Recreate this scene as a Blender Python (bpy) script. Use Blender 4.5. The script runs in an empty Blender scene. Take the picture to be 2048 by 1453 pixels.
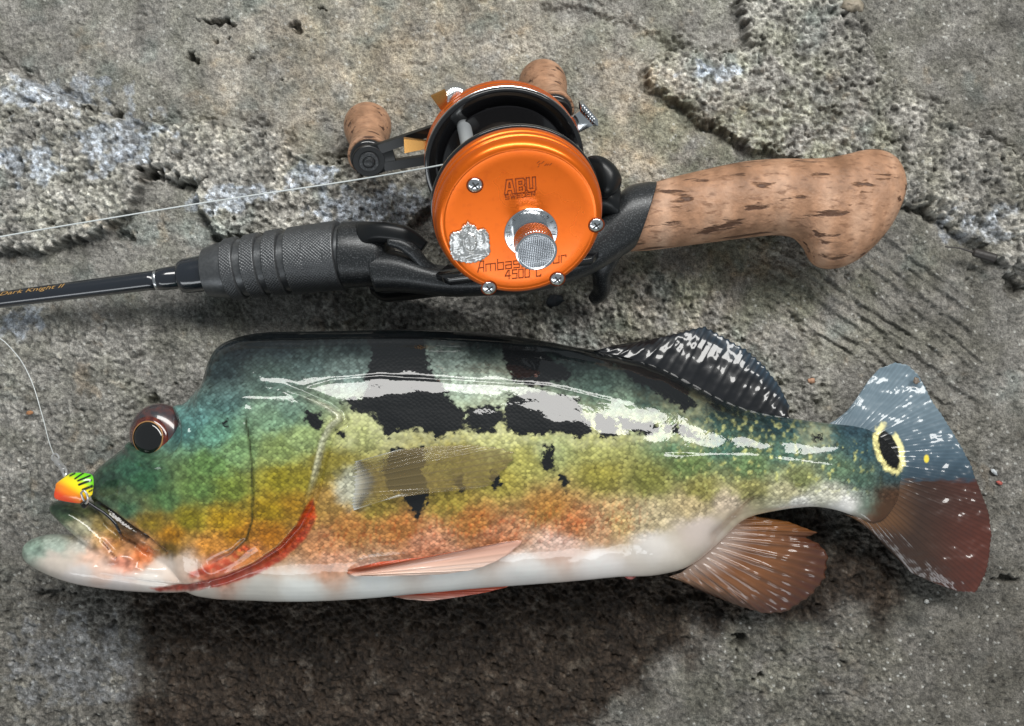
import bpy, math
import numpy as np
from mathutils import Vector

# ------------------------------------------------------------------ camera, light, exposure
S = 0.001                                  # all shapes below are written in millimetres
H, FPX, CX, CY = 450.0, 2446.0, 1024.0, 726.5
sc = bpy.context.scene
cam_d = bpy.data.cameras.new('camera')
cam = bpy.data.objects.new('camera', cam_d)
sc.collection.objects.link(cam)
cam_d.sensor_width = 36.0
cam_d.lens = FPX / 2048.0 * 36.0
cam_d.clip_start = 0.01
cam_d.clip_end = 20.0
cam.location = (0, 0, H * S)
sc.camera = cam

world = bpy.data.worlds.new('World')
sc.world = world
world.use_nodes = True
bg = world.node_tree.nodes['Background']
bg.inputs['Color'].default_value = (0.86, 0.95, 1.0, 1)
bg.inputs['Strength'].default_value = 0.31

def area_light(name, loc, target, sx, sy, power, color):
    d = bpy.data.lights.new(name, 'AREA')
    d.shape = 'RECTANGLE'; d.size = sx; d.size_y = sy
    d.energy = power; d.color = color
    o = bpy.data.objects.new(name, d)
    sc.collection.objects.link(o)
    o.location = loc
    o.rotation_euler = (Vector(target) - Vector(loc)).to_track_quat('-Z', 'Y').to_euler()
    return o
# the bright open side of the porch, above and beyond the rod
area_light('porch_opening', (0.22, 0.70, 1.02), (0, -0.02, 0), 1.9, 0.33, 28.5, (1.0, 0.985, 0.95))
# the duller open side behind the photographer
area_light('yard_side', (-0.2, -0.97, 0.53), (0, 0, 0), 1.5, 0.24, 4.6, (0.93, 0.97, 1.0))

sc.view_settings.view_transform = 'Standard'
sc.view_settings.look = 'None'
sc.view_settings.exposure = -0.12
sc.view_settings.gamma = 1.0
sc.view_settings.use_curve_mapping = False
sc.cycles.max_bounces = 8
sc.cycles.transparent_max_bounces = 12

# ------------------------------------------------------------------ helpers
def P(u, v, z):
    u = np.asarray(u, float); v = np.asarray(v, float); z = np.asarray(z, float) + 0 * u
    return np.stack([(u - CX) * (H - z) / FPX, -(v - CY) * (H - z) / FPX, z], -1)
def proj(p):
    k = FPX / (H - p[:, 2])
    return CX + p[:, 0] * k, CY - p[:, 1] * k
def lin(c):
    c = np.asarray(c, float) / 255.0
    return np.where(c <= 0.04045, c / 12.92, ((c + 0.055) / 1.055) ** 2.4)
def sm(x, a, b):
    t = np.clip((x - a) / (b - a), 0, 1)
    return t * t * (3 - 2 * t)

_perm = {}
def _tab(seed):
    if seed not in _perm:
        rs = np.random.RandomState(seed)
        p = rs.permutation(256); a = rs.rand(256) * 2 * np.pi
        _perm[seed] = (np.concatenate([p, p, p]), np.cos(a), np.sin(a), rs.rand(256), rs.rand(256))
    return _perm[seed]
def perlin(x, y, seed=0):
    p, gx, gy, _, _ = _tab(seed)
    xi = np.floor(x).astype(np.int64); yi = np.floor(y).astype(np.int64)
    xf = x - xi; yf = y - yi; xi &= 255; yi &= 255
    def g(ix, iy, dx, dy):
        h = p[p[ix & 255] + (iy & 255)]
        return gx[h] * dx + gy[h] * dy
    u = xf * xf * xf * (xf * (xf * 6 - 15) + 10); v = yf * yf * yf * (yf * (yf * 6 - 15) + 10)
    a = g(xi, yi, xf, yf); b = g(xi + 1, yi, xf - 1, yf)
    c = g(xi, yi + 1, xf, yf - 1); d = g(xi + 1, yi + 1, xf - 1, yf - 1)
    return 1.5 * ((a + u * (b - a)) + v * ((c + u * (d - c)) - (a + u * (b - a))))
def fbm(x, y, octv=4, seed=0, gain=0.5):
    s = 0; a = 1.0; t = 0
    for i in range(octv):
        s = s + a * perlin(x * 2 ** i + 17.3 * i, y * 2 ** i - 9.1 * i, seed + i); t += a; a *= gain
    return s / t
def worley(x, y, seed=0):
    """distance to the nearest point, and that cell's random number"""
    p, _, _, rx, ry = _tab(seed)
    xi = np.floor(x).astype(np.int64); yi = np.floor(y).astype(np.int64)
    best = np.full(x.shape, 9.0); rid = np.zeros(x.shape)
    for dx in (-1, 0, 1):
        for dy in (-1, 0, 1):
            h = p[p[(xi + dx) & 255] + ((yi + dy) & 255)]
            d = (xi + dx + rx[h] - x) ** 2 + (yi + dy + ry[h] - y) ** 2
            m = d < best
            best = np.where(m, d, best); rid = np.where(m, rx[(h * 7 + 3) & 255], rid)
    return np.sqrt(best), rid
def seg_dist(u, v, pts, closed=False):
    pts = np.asarray(pts, float)
    if closed: pts = np.vstack([pts, pts[:1]])
    best = np.full(u.shape, 1e9)
    for (ax, ay), (bx, by) in zip(pts[:-1], pts[1:]):
        dx, dy = bx - ax, by - ay
        t = np.clip(((u - ax) * dx + (v - ay) * dy) / (dx * dx + dy * dy + 1e-9), 0, 1)
        best = np.minimum(best, (u - ax - t * dx) ** 2 + (v - ay - t * dy) ** 2)
    return np.sqrt(best)
def poly_sdf(u, v, pts):
    """negative inside"""
    pts = np.asarray(pts, float); n = len(pts)
    ins = np.zeros(u.shape, bool); j = n - 1
    for i in range(n):
        xi, yi = pts[i]; xj, yj = pts[j]
        c = ((yi > v) != (yj > v)) & (u < (xj - xi) * (v - yi) / (yj - yi + 1e-12) + xi)
        ins ^= c; j = i
    d = seg_dist(u, v, pts, True)
    return np.where(ins, -d, d)
def catmull(pts, n, closed=False):
    """resample control rows (any width) with Catmull-Rom"""
    p = np.asarray(pts, float)
    if closed: p = np.vstack([p[-1:], p, p[:2]])
    else: p = np.vstack([2 * p[0] - p[1], p, 2 * p[-1] - p[-2]])
    m = len(p) - 3
    t = np.linspace(0, m, n, endpoint=not closed)
    i = np.minimum(t.astype(int), m - 1); f = (t - i)[:, None]
    a, b, c, d = p[i], p[i + 1], p[i + 2], p[i + 3]
    return 0.5 * (2 * b + (c - a) * f + (2 * a - 5 * b + 4 * c - d) * f ** 2 + (3 * b - a - 3 * c + d) * f ** 3)
def polyline(pts, n):
    """resample by arc length, straight pieces"""
    p = np.asarray(pts, float)
    l = np.concatenate([[0], np.cumsum(np.linalg.norm(np.diff(p, axis=0), axis=1))])
    t = np.linspace(0, l[-1], n)
    return np.stack([np.interp(t, l, p[:, k]) for k in range(p.shape[1])], -1)

# -- objects
def root_loc(o):
    while o is not None and o.parent is not None: o = o.parent
    return np.array(o.location) / S if o is not None else np.zeros(3)
def mk(name, V, F, mat, parent=None, smooth=True, attrs=None, sharp=None):
    V = np.asarray(V, float)
    V = (V - root_loc(parent)) * S
    me = bpy.data.meshes.new(name)
    if isinstance(F, np.ndarray):
        n = len(F); k = F.shape[1]
        me.vertices.add(len(V)); me.vertices.foreach_set('co', V.ravel())
        me.loops.add(n * k); me.loops.foreach_set('vertex_index', F.ravel().astype(np.int32))
        me.polygons.add(n); me.polygons.foreach_set('loop_start', np.arange(0, n * k, k, dtype=np.int32))
        me.update(calc_edges=True)
    else:
        me.from_pydata([tuple(p) for p in V], [], [tuple(int(i) for i in f) for f in F]); me.update()
    me.validate()
    me.polygons.foreach_set('use_smooth', [smooth] * len(me.polygons))
    for an, arr in (attrs or {}).items():
        if arr.ndim == 2:
            a = me.attributes.new(an, 'FLOAT_COLOR', 'POINT')
            a.data.foreach_set('color', np.hstack([arr, np.ones((len(arr), 1))]).ravel())
        else:
            a = me.attributes.new(an, 'FLOAT', 'POINT'); a.data.foreach_set('value', arr)
    if sharp is not None: me.set_sharp_from_angle(angle=math.radians(sharp))
    if mat is not None: me.materials.append(mat)
    o = bpy.data.objects.new(name, me)
    sc.collection.objects.link(o)
    if parent is not None: o.parent = parent
    return o
def thing(name, label, cat, loc, group=None):
    o = bpy.data.objects.new(name, None)
    sc.collection.objects.link(o)
    o.empty_display_size = 0.01
    o.location = Vector(loc) * S
    o['label'] = label; o['category'] = cat
    if group: o['group'] = group
    return o
def tag(o, label, cat, group=None):
    o['label'] = label; o['category'] = cat
    if group: o['group'] = group
    return o
def grid(nu, nv, wrap=False):
    i, j = np.meshgrid(np.arange(nu - 1), np.arange(nv if wrap else nv - 1), indexing='ij')
    j2 = (j + 1) % nv
    return np.stack([i * nv + j, i * nv + j2, (i + 1) * nv + j2, (i + 1) * nv + j], -1).reshape(-1, 4)
def rings_mesh(rings, cap0=True, cap1=True, flip=False):
    """rings: (N,K,3) closed rings -> verts, faces with fan caps"""
    N, K = rings.shape[:2]
    V = rings.reshape(-1, 3); F = [tuple(f) for f in grid(N, K, True)]
    V = list(map(tuple, V))
    if cap0:
        V.append(tuple(rings[0].mean(0))); c = len(V) - 1
        F += [(c, (k + 1) % K, k) for k in range(K)]
    if cap1:
        V.append(tuple(rings[-1].mean(0))); c = len(V) - 1; b = (N - 1) * K
        F += [(c, b + k, b + (k + 1) % K) for k in range(K)]
    if flip: F = [f[::-1] for f in F]
    return np.array(V), F
def join(*vf):
    V = []; F = []; n = 0
    for v, f in vf:
        V.append(np.asarray(v)); F += [tuple(int(i) + n for i in q) for q in f]; n += len(v)
    return np.vstack(V), F
def fix_normals(o):
    import bmesh
    bm = bmesh.new(); bm.from_mesh(o.data)
    bmesh.ops.recalc_face_normals(bm, faces=bm.faces[:])
    bm.to_mesh(o.data); bm.free(); return o
def frame_of(axis, hint=(0, 0, 1)):
    a = np.asarray(axis, float); a = a / np.linalg.norm(a)
    h = np.asarray(hint, float)
    if abs(np.dot(a, h / np.linalg.norm(h))) > 0.95: h = np.array([1.0, 0.2, 0])
    x = np.cross(h, a); x /= np.linalg.norm(x)
    return a, x, np.cross(a, x)
def lathe(o, axis, prof, n=48, fn=None, cap0=True, cap1=True, ex=None):
    """prof rows (height along axis, radius)"""
    a, x, y = frame_of(axis)
    if ex is not None: x, y = ex
    th = np.linspace(0, 2 * np.pi, n, endpoint=False)
    R = []
    for h, r in prof:
        rr = np.full(n, float(r))
        if fn is not None: rr = rr + fn(h, th)
        R.append(np.asarray(o) + a * h + rr[:, None] * (np.cos(th)[:, None] * x + np.sin(th)[:, None] * y))
    return rings_mesh(np.array(R), cap0, cap1)
def tube(path, rad, n=10, cap=True):
    path = np.asarray(path, float); N = len(path)
    rad = np.full(N, float(rad)) if np.isscalar(rad) else np.asarray(rad, float)
    tan = np.gradient(path, axis=0)
    th = np.linspace(0, 2 * np.pi, n, endpoint=False)
    R = []; prev = None
    for i in range(N):
        t = tan[i] / (np.linalg.norm(tan[i]) + 1e-12)
        h = prev if prev is not None else np.array([0.12, 0.21, 0.97])
        x = h - t * np.dot(h, t); x /= np.linalg.norm(x); prev = x
        y = np.cross(t, x)
        R.append(path[i] + rad[i] * (np.cos(th)[:, None] * x + np.sin(th)[:, None] * y))
    return rings_mesh(np.array(R), cap, cap)
def loft(rows, m=40, k=48, e=1.0):
    """rows: (tu,tv,bu,bv,zc,T): outline pair, centre height, half thickness"""
    r = catmull(rows, m)
    A = P(r[:, 0], r[:, 1], r[:, 4]); B = P(r[:, 2], r[:, 3], r[:, 4])
    c = (A + B) / 2; h = (A - B) / 2
    th = np.linspace(0, 2 * np.pi, k, endpoint=False)
    cs = np.sign(np.cos(th)) * np.abs(np.cos(th)) ** e; sn = np.sign(np.sin(th)) * np.abs(np.sin(th)) ** e
    T = np.maximum(r[:, 5], 0.05)
    R = c[:, None] + h[:, None] * cs[None, :, None] + (T[:, None] * sn[None])[..., None] * np.array([0, 0, 1.0])
    return rings_mesh(R)
def prism(poly3, up, depth, bevel=0.0):
    """poly3: (N,3) planar outline at the top; goes down by depth along -up; small bevel by shrinking"""
    p = np.asarray(poly3, float); up = np.asarray(up, float); c = p.mean(0)
    def shr(q, b):
        nrm = q - c
        L = np.linalg.norm(nrm, axis=1, keepdims=True)
        return q - nrm / np.maximum(L, 1e-6) * b
    R = [shr(p, bevel), shr(p, bevel * 0.3) - up * bevel * 0.3, p - up * bevel, p - up * (depth - bevel), shr(p, bevel) - up * depth]
    return rings_mesh(np.array(R))

# -- materials
def nodes_of(m):
    m.use_nodes = True
    nt = m.node_tree
    return nt, nt.nodes, nt.links, nt.nodes['Principled BSDF']
def M(name, base, rough=0.5, metal=0.0, coat=0.0, coat_rough=0.05, noise=None, bump=None, attr=None, spec=0.5, rough_var=None):
    """noise=(scale, colour2, lo, hi, detail); bump=(scale, strength, distance_mm, detail)"""
    m = bpy.data.materials.new(name)
    nt, N, L, b = nodes_of(m)
    b.inputs['Roughness'].default_value = rough
    b.inputs['Metallic'].default_value = metal
    b.inputs['Coat Weight'].default_value = coat
    b.inputs['Coat Roughness'].default_value = coat_rough
    b.inputs['Specular IOR Level'].default_value = spec
    tc = N.new('ShaderNodeTexCoord')
    out = None
    if attr:
        at = N.new('ShaderNodeAttribute'); at.attribute_name = attr; out = at.outputs['Color']
    else:
        b.inputs['Base Color'].default_value = (*base, 1)
    if noise:
        sca, c2, lo, hi, det = noise
        nz = N.new('ShaderNodeTexNoise'); nz.inputs['Scale'].default_value = sca; nz.inputs['Detail'].default_value = det
        L.new(tc.outputs['Object'], nz.inputs['Vector'])
        rp = N.new('ShaderNodeValToRGB'); rp.color_ramp.elements[0].position = lo; rp.color_ramp.elements[1].position = hi
        L.new(nz.outputs['Fac'], rp.inputs['Fac'])
        mx = N.new('ShaderNodeMix'); mx.data_type = 'RGBA'
        L.new(rp.outputs['Color'], mx.inputs['Factor'])
        if out is not None: L.new(out, mx.inputs['A'])
        else: mx.inputs['A'].default_value = (*base, 1)
        mx.inputs['B'].default_value = (*c2, 1)
        out = mx.outputs['Result']
    if out is not None: L.new(out, b.inputs['Base Color'])
    if rough_var:
        sca, r0, r1 = rough_var
        nz = N.new('ShaderNodeTexNoise'); nz.inputs['Scale'].default_value = sca; nz.inputs['Detail'].default_value = 4
        L.new(tc.outputs['Object'], nz.inputs['Vector'])
        mr = N.new('ShaderNodeMapRange'); mr.inputs['From Min'].default_value = 0.35; mr.inputs['From Max'].default_value = 0.65
        mr.inputs['To Min'].default_value = r0; mr.inputs['To Max'].default_value = r1
        L.new(nz.outputs['Fac'], mr.inputs['Value']); L.new(mr.outputs['Result'], b.inputs['Roughness'])
    if bump:
        sca, st, dist, det = bump
        nz = N.new('ShaderNodeTexNoise'); nz.inputs['Scale'].default_value = sca; nz.inputs['Detail'].default_value = det
        L.new(tc.outputs['Object'], nz.inputs['Vector'])
        bp = N.new('ShaderNodeBump'); bp.inputs['Strength'].default_value = st; bp.inputs['Distance'].default_value = dist * S
        L.new(nz.outputs['Fac'], bp.inputs['Height']); L.new(bp.outputs['Normal'], b.inputs['Normal'])
    return m

# ------------------------------------------------------------------ the ground: worn, chipped concrete
def build_ground():
    def axis(half, step, far):
        a = np.arange(-half, half + 1e-6, step)
        ext = []; x = half; d = step
        while x < far:
            d *= (1.045 if x < 280 else 1.2); x += d; ext.append(x)
        ext = np.array(ext)
        return np.concatenate([-ext[::-1], a, ext])
    X = axis(206, 0.42, 1100); Y = axis(150, 0.42, 1100)
    x, y = np.meshgrid(X, Y, indexing='ij')
    nx, ny = x.shape
    x = x.ravel(); y = y.ravel()
    u = CX + x * FPX / H; v = CY - y * FPX / H
    # wobble the outlines
    wu = u + 16 * fbm(x / 7, y / 7, 3, 1) + 7 * perlin(x / 1.9, y / 1.9, 5)
    wv = v + 16 * fbm(x / 7, y / 7, 3, 11) + 7 * perlin(x / 1.9, y / 1.9, 15)
    A = [(-700, 60), (0, 128), (110, 188), (215, 225), (262, 262), (300, 250), (380, 246), (480, 250), (575, 262), (585, 300),
         (640, 325), (720, 310), (800, 340), (870, 400), (800, 470), (600, 470), (450, 475), (392, 420), (395, 375), (350, 355), (300, 338), (285, 360), (270, 420), (200, 470),
         (90, 500), (-700, 520)]
    B = [(1288, 145), (1345, 92), (1420, 105), (1498, 95), (1482, 20), (1490, -400), (1700, -400), (1715, 60), (1790, 170), (1900, 230), (2060, 330), (2700, 420), (2700, 640),
         (2050, 570), (1990, 520), (1930, 470), (1850, 420), (1700, 370), (1600, 322), (1500, 300), (1400, 238), (1310, 180)]
    C = [(620, 575), (700, 560), (900, 590), (1150, 590), (1300, 520), (1420, 580), (1560, 690), (1660, 790), (1640, 870), (1200, 700), (600, 690)]
    D = [(-700, 640), (0, 560), (60, 600), (170, 640), (330, 640), (420, 720), (380, 860), (200, 960), (60, 1080), (-700, 1100)]
    E = [(-700, 1110), (40, 1120), (180, 1170), (300, 1190), (330, 1260), (280, 1320), (270, 1420), (330, 2000), (-700, 2000)]
    sA, sB, sC, sD, sE = [poly_sdf(wu, wv, q) for q in (A, B, C, D, E)]
    mA, mB = sm(-sA, -4, 5), sm(-sB, -4, 6)
    mC, mD, mE = sm(-sC, -40, 40), sm(-sD, -50, 50), sm(-sE, -12, 20)
    rough = np.clip(mA + mB + 0.95 * mC + 0.5 * mD + 0.6 * mE + 0.55 * sm(u, 1250, 1500) * sm(v, 1180, 1300) * (1 - sm(u, 1700, 1900)), 0, 1)
    far = sm(np.maximum(np.abs(u - 1024) / 1024, np.abs(v - 726) / 726), 1.1, 1.6)
    # wet patch under and below the fish, the fish's shade painted in too
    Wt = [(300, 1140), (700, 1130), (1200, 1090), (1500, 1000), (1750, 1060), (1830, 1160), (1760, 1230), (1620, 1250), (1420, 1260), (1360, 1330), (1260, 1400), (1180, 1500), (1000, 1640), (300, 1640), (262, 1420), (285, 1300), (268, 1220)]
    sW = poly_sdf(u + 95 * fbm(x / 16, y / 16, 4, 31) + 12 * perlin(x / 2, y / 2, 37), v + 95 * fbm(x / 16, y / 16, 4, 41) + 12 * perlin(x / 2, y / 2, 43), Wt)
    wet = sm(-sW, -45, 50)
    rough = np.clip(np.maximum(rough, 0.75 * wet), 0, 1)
    # grains at three sizes
    w1, id1 = worley(x / 2.3, y / 2.3, 51)
    w2, id2 = worley(x / 1.25, y / 1.25, 61)
    w3, id3 = worley(x / 0.95 + 3, y / 0.95, 63)
    g1 = np.clip(1 - w1 * 1.25, 0, 1); g2 = np.clip(1 - w2 * 1.2, 0, 1); g3 = np.clip(1 - w3 * 1.1, 0, 1)
    lump = fbm(x / 9, y / 9, 4, 71); big = fbm(x / 55, y / 55, 3, 81)
    mid = fbm(x / 3.2, y / 3.2, 3, 83)
    z = 1.1 * big
    z += 5.0 * mA + 4.6 * mB + 0.8 * mC + 1.2 * mE
    for s_ in (sA, sB): z -= 2.2 * np.exp(-((s_ - 7) / 9) ** 2) * sm(fbm(x / 10, y / 10, 2, 217), -0.3, 0.15)
    pit = sm(fbm(x / 2.1, y / 2.1, 2, 211), 0.10, 0.42)
    z += rough * (1.9 * lump + 1.7 * g1 * (0.05 + id1) + 1.35 * g2 * (0.05 + id2) + 1.5 * mid - 0.6 * pit + 0.5 * fbm(x / 1.5, y / 1.5, 2, 223) + 1.6 * np.abs(fbm(x / 7, y / 7, 3, 227)) + 1.4 * fbm(x / 22, y / 22, 2, 219))
    z += (1 - rough) * (0.7 * lump + 0.5 * mid + 0.6 * g3 * (id3 - 0.2) + 0.45 * g2 * id2 - 0.8 * pit * sm(fbm(x / 14, y / 14, 2, 213), -0.25, 0.3))
    z += 0.30 * perlin(x / 1.0, y / 1.0, 91)
    # holes that go right through the paste, scattered pores
    pores = sm(fbm(x / 5.2, y / 5.2, 2, 101), 0.30, 0.52)
    z -= 1.6 * pores * (0.25 + 0.75 * rough)
    for (hu, hv, ru, rv, dep) in [(430, 40, 32, 8, 6), (383, 113, 11, 9, 6), (593, 53, 12, 9, 5), (305, 798, 13, 11, 5), (640, 20, 8, 5, 3), (497, 118, 9, 5, 2.5), (430, 80, 6, 5, 2),
                             (455, 70, 9, 5, 3), (300, 345, 24, 9, 5), (385, 365, 34, 7, 5), (205, 228, 30, 6, 4), (245, 470, 26, 10, 4), (445, 475, 25, 7, 4), (690, 318, 20, 10, 3), (1480, 1285, 14, 14, 5), (1521, 1360, 8, 7, 3),
                             (1705, 12, 16, 8, 4), (2035, 560, 22, 34, 5), (2010, 1160, 30, 8, 4), (150, 1120, 40, 20, 3.0), (110, 1190, 45, 12, 3.0), (320, 345, 40, 10, 3)]:
        d = ((wu - hu) / ru) ** 2 + ((wv - hv) / rv) ** 2
        z -= dep * (1 - sm(d, 0.45, 1.25))
    # long grooves
    gr = seg_dist(wu, wv, [(1100, 20), (1240, 45), (1300, 80), (1345, 92)])
    z -= 2.0 * (1 - sm(gr, 4, 22))
    gr = seg_dist(wu, wv, [(1800, 395), (1900, 440), (2000, 480), (2048, 500)])
    z -= 2.4 * (1 - sm(gr, 4, 22))
    gr = seg_dist(wu, wv, [(1585, 640), (1640, 690)])
    z -= 2.0 * (1 - sm(gr, 3, 12))
    # parallel trowel ridges, lower right of the cork grip
    ang = math.radians(37)
    t = (-(u - 1700) * math.sin(ang) + (v - 620) * math.cos(ang)); l = (u - 1700) * math.cos(ang) + (v - 620) * math.sin(ang)
    tt = t / 27 + 0.6 * perlin(l / 150, t / 60, 111) + 0.10 * perlin(l / 20, t / 20, 113)
    saw = tt - np.floor(tt)
    ridge = sm(saw, 0.0, 0.72) * (1 - sm(saw, 0.78, 0.95))
    rm = (1 - sm(poly_sdf(u, v, [(1520, 520), (1640, 540), (1800, 480), (1900, 560), (1960, 760), (1880, 800), (1760, 720), (1620, 680)]), -10, 70))
    rm = rm * (0.35 + 0.65 * sm(fbm(l / 60, t / 22, 2, 117), -0.15, 0.2))
    z += 1.5 * rm * ridge
    z = z * (1 - 0.5 * far)
    z = np.where(far > 0, z, z)
    z = z - 2.0          # the highest grains sit close to the zero level
    # ---- colour: cement paste, sand, algae, blue-grey patches, wet stain with the fish's shade
    c = np.zeros((len(x), 3))
    grey = np.array([0.235, 0.228, 0.21]); warm = np.array([0.40, 0.345, 0.265]); green = np.array([0.20, 0.205, 0.15]); blue = np.array([0.31, 0.35, 0.41])
    dark = np.array([0.10, 0.092, 0.08]); ochre = np.array([0.34, 0.23, 0.12]); teal = np.array([0.11, 0.155, 0.15])
    def mixin(c, col, m): return c + (col - c) * m[:, None]
    c[:] = grey
    n1 = fbm(x / 28, y / 28, 4, 121); n2 = fbm(x / 16, y / 16, 4, 131); n3 = fbm(x / 6, y / 6, 4, 141); n4 = fbm(x / 20 + 7, y / 20, 4, 151)
    warm_area = np.exp(-(((u - 760) / 330) ** 2 + ((v - 130) / 190) ** 2)) + 0.9 * np.exp(-(((u - 1290) / 170) ** 2 + ((v - 270) / 130) ** 2)) + 0.65 * np.exp(-(((u - 1450) / 260) ** 2 + ((v - 560) / 150) ** 2))
    c = mixin(c, warm, np.clip(warm_area * (0.55 + 1.3 * n1 + 0.8 * n3), 0, 0.95))
    green_area = np.exp(-(((u - 1500) / 320) ** 2 + ((v - 400) / 260) ** 2)) + 0.8 * np.exp(-(((u - 1650) / 500) ** 2 + ((v - 1330) / 150) ** 2)) + 0.3
    c = mixin(c, green, np.clip(green_area * (0.35 + 1.8 * n2), 0, 0.7))
    c = mixin(c, teal, sm(n4, 0.16, 0.5) * 0.38)
    c = mixin(c, ochre, sm(n3 * 0.6 + n1 * 0.6, 0.22, 0.5) * 0.25)
    blue_area = np.zeros_like(x)
    for bu, bv, ru, rv in [(110, 190, 150, 50), (240, 290, 130, 75), (740, 420, 170, 60), (470, 400, 110, 40), (150, 1330, 190, 130), (620, 360, 80, 40), (60, 330, 90, 60), (1960, 450, 110, 40), (1420, 150, 80, 30), (40, 650, 60, 40)]:
        blue_area = np.maximum(blue_area, np.exp(-(((u - bu) / ru) ** 2 + ((v - bv) / rv) ** 2)))
    bm_ = sm(blue_area + 0.9 * n3 + 0.35 * n2, 0.55, 0.85)
    c = mixin(c, blue, bm_ * (0.30 + 0.45 * id2))
    # the blue-grey patches are flatter
    z = z - (1 - far) * bm_ * rough * (0.75 * g2 * (0.15 + id2) + 1.2 * g1 * (0.2 + id1) + 0.8 * mid - 1.3 * pit)
    c = mixin(c, dark, np.clip(0.12 * mD + 0.6 * sm(u, 1450, 1950) + 0.35 * (1 - sm(u, 0, 420)) * (1 - sm(v, 60, 420)), 0, 0.8) * (0.6 + 0.4 * sm(n2, -0.3, 0.3)))  # darker gravel at left; right edge and top-left corner darkened as a vignette
    c = mixin(c, dark, 0.70 * sm(v, 800, 1250) + 0 * u)  # vignette falloff towards the bottom, put into the ground colour
    # grains have their own colours
    c = c * (1 + 0.38 * np.clip(mA + mB, 0, 1) + 0.15 * mC)[:, None]
    gid = rough * id2 + (1 - rough) * (0.5 * id3 + 0.5 * id2)
    c = c * (1 + (0.85 * rough + 0.55 * (1 - rough)) * 1.25 * (gid - 0.5))[:, None] * (1 + (0.25 + 0.3 * rough) * (id1 - 0.5))[:, None]
    speck = sm(id3, 0.955, 0.975) * sm(0.6 - w3, 0.0, 0.3)
    c = mixin(c, np.array([0.5, 0.5, 0.47]), speck * 0.7)
    wet_shade_c = np.array([0.0215, 0.0128, 0.0075])[None] * (0.45 + 0.9 * id2 + 0.8 * sm(n3, -0.1, 0.5))[:, None]  # wet brown, darkened further to hold the fish's shade
    c = c + (wet_shade_c - c) * (wet * (0.93 - 0.25 * sm(n3, 0.1, 0.5)))[:, None]
    c = c * (1 + 0.3 * perlin(x / 0.8, y / 0.8, 161) + (0.3 + 0.4 * rough) * fbm(x / 1.9, y / 1.9, 2, 163))[:, None]
    c = c * (1 + 0.55 * fbm(x / 11, y / 11, 3, 167) + 0.35 * fbm(x / 34, y / 34, 3, 169))[:, None]
    calm = sm(np.maximum(np.abs(x) - 285, np.abs(y) - 285), 0, 120)
    smooth_c = np.array([0.16, 0.155, 0.14])[None] * (1 + 0.5 * big)[:, None]
    c = c + (smooth_c - c) * calm[:, None]; z = z + (1.1 * big - 1.5 - z) * calm
    V = np.stack([x, y, z], -1)
    m = bpy.data.materials.new('chipped_concrete')
    nt, N, L, b = nodes_of(m)
    at = N.new('ShaderNodeAttribute'); at.attribute_name = 'tint'
    aw = N.new('ShaderNodeAttribute'); aw.attribute_name = 'wet'
    tc = N.new('ShaderNodeTexCoord')
    nz = N.new('ShaderNodeTexNoise'); nz.inputs['Scale'].default_value = 1900; nz.inputs['Detail'].default_value = 3
    L.new(tc.outputs['Object'], nz.inputs['Vector'])
    mr = N.new('ShaderNodeMapRange'); mr.inputs['From Min'].default_value = 0.3; mr.inputs['From Max'].default_value = 0.7
    mr.inputs['To Min'].default_value = 0.6; mr.inputs['To Max'].default_value = 1.4
    L.new(nz.outputs['Fac'], mr.inputs['Value'])
    mx = N.new('ShaderNodeMix'); mx.data_type = 'RGBA'; mx.blend_type = 'MULTIPLY'; mx.inputs['Factor'].default_value = 1
    L.new(at.outputs['Color'], mx.inputs['A']); L.new(mr.outputs['Result'], mx.inputs['B'])
    L.new(mx.outputs['Result'], b.inputs['Base Color'])
    rr = N.new('ShaderNodeMapRange'); rr.inputs['To Min'].default_value = 0.78; rr.inputs['To Max'].default_value = 0.6
    L.new(aw.outputs['Fac'], rr.inputs['Value']); L.new(rr.outputs['Result'], b.inputs['Roughness'])
    b.inputs['Specular IOR Level'].default_value = 0.22
    bp = N.new('ShaderNodeBump'); bp.inputs['Strength'].default_value = 0.9; bp.inputs['Distance'].default_value = 0.6 * S
    L.new(nz.outputs['Fac'], bp.inputs['Height']); L.new(bp.outputs['Normal'], b.inputs['Normal'])
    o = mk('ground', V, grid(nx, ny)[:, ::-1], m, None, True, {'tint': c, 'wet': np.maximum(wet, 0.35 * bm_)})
    o['kind'] = 'structure'
    return x, y, z, nx, ny, X, Y
GX = build_ground()
def ground_z(px_, py_):
    """height of the ground sheet at a point, mm"""
    x, y, z, nx, ny, X, Y = GX
    i = np.clip(np.searchsorted(X, px_), 0, nx - 1); j = np.clip(np.searchsorted(Y, py_), 0, ny - 1)
    Z = z.reshape(nx, ny)
    return float(Z[max(i - 2, 0):i + 3, max(j - 2, 0):j + 3].max())

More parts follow.
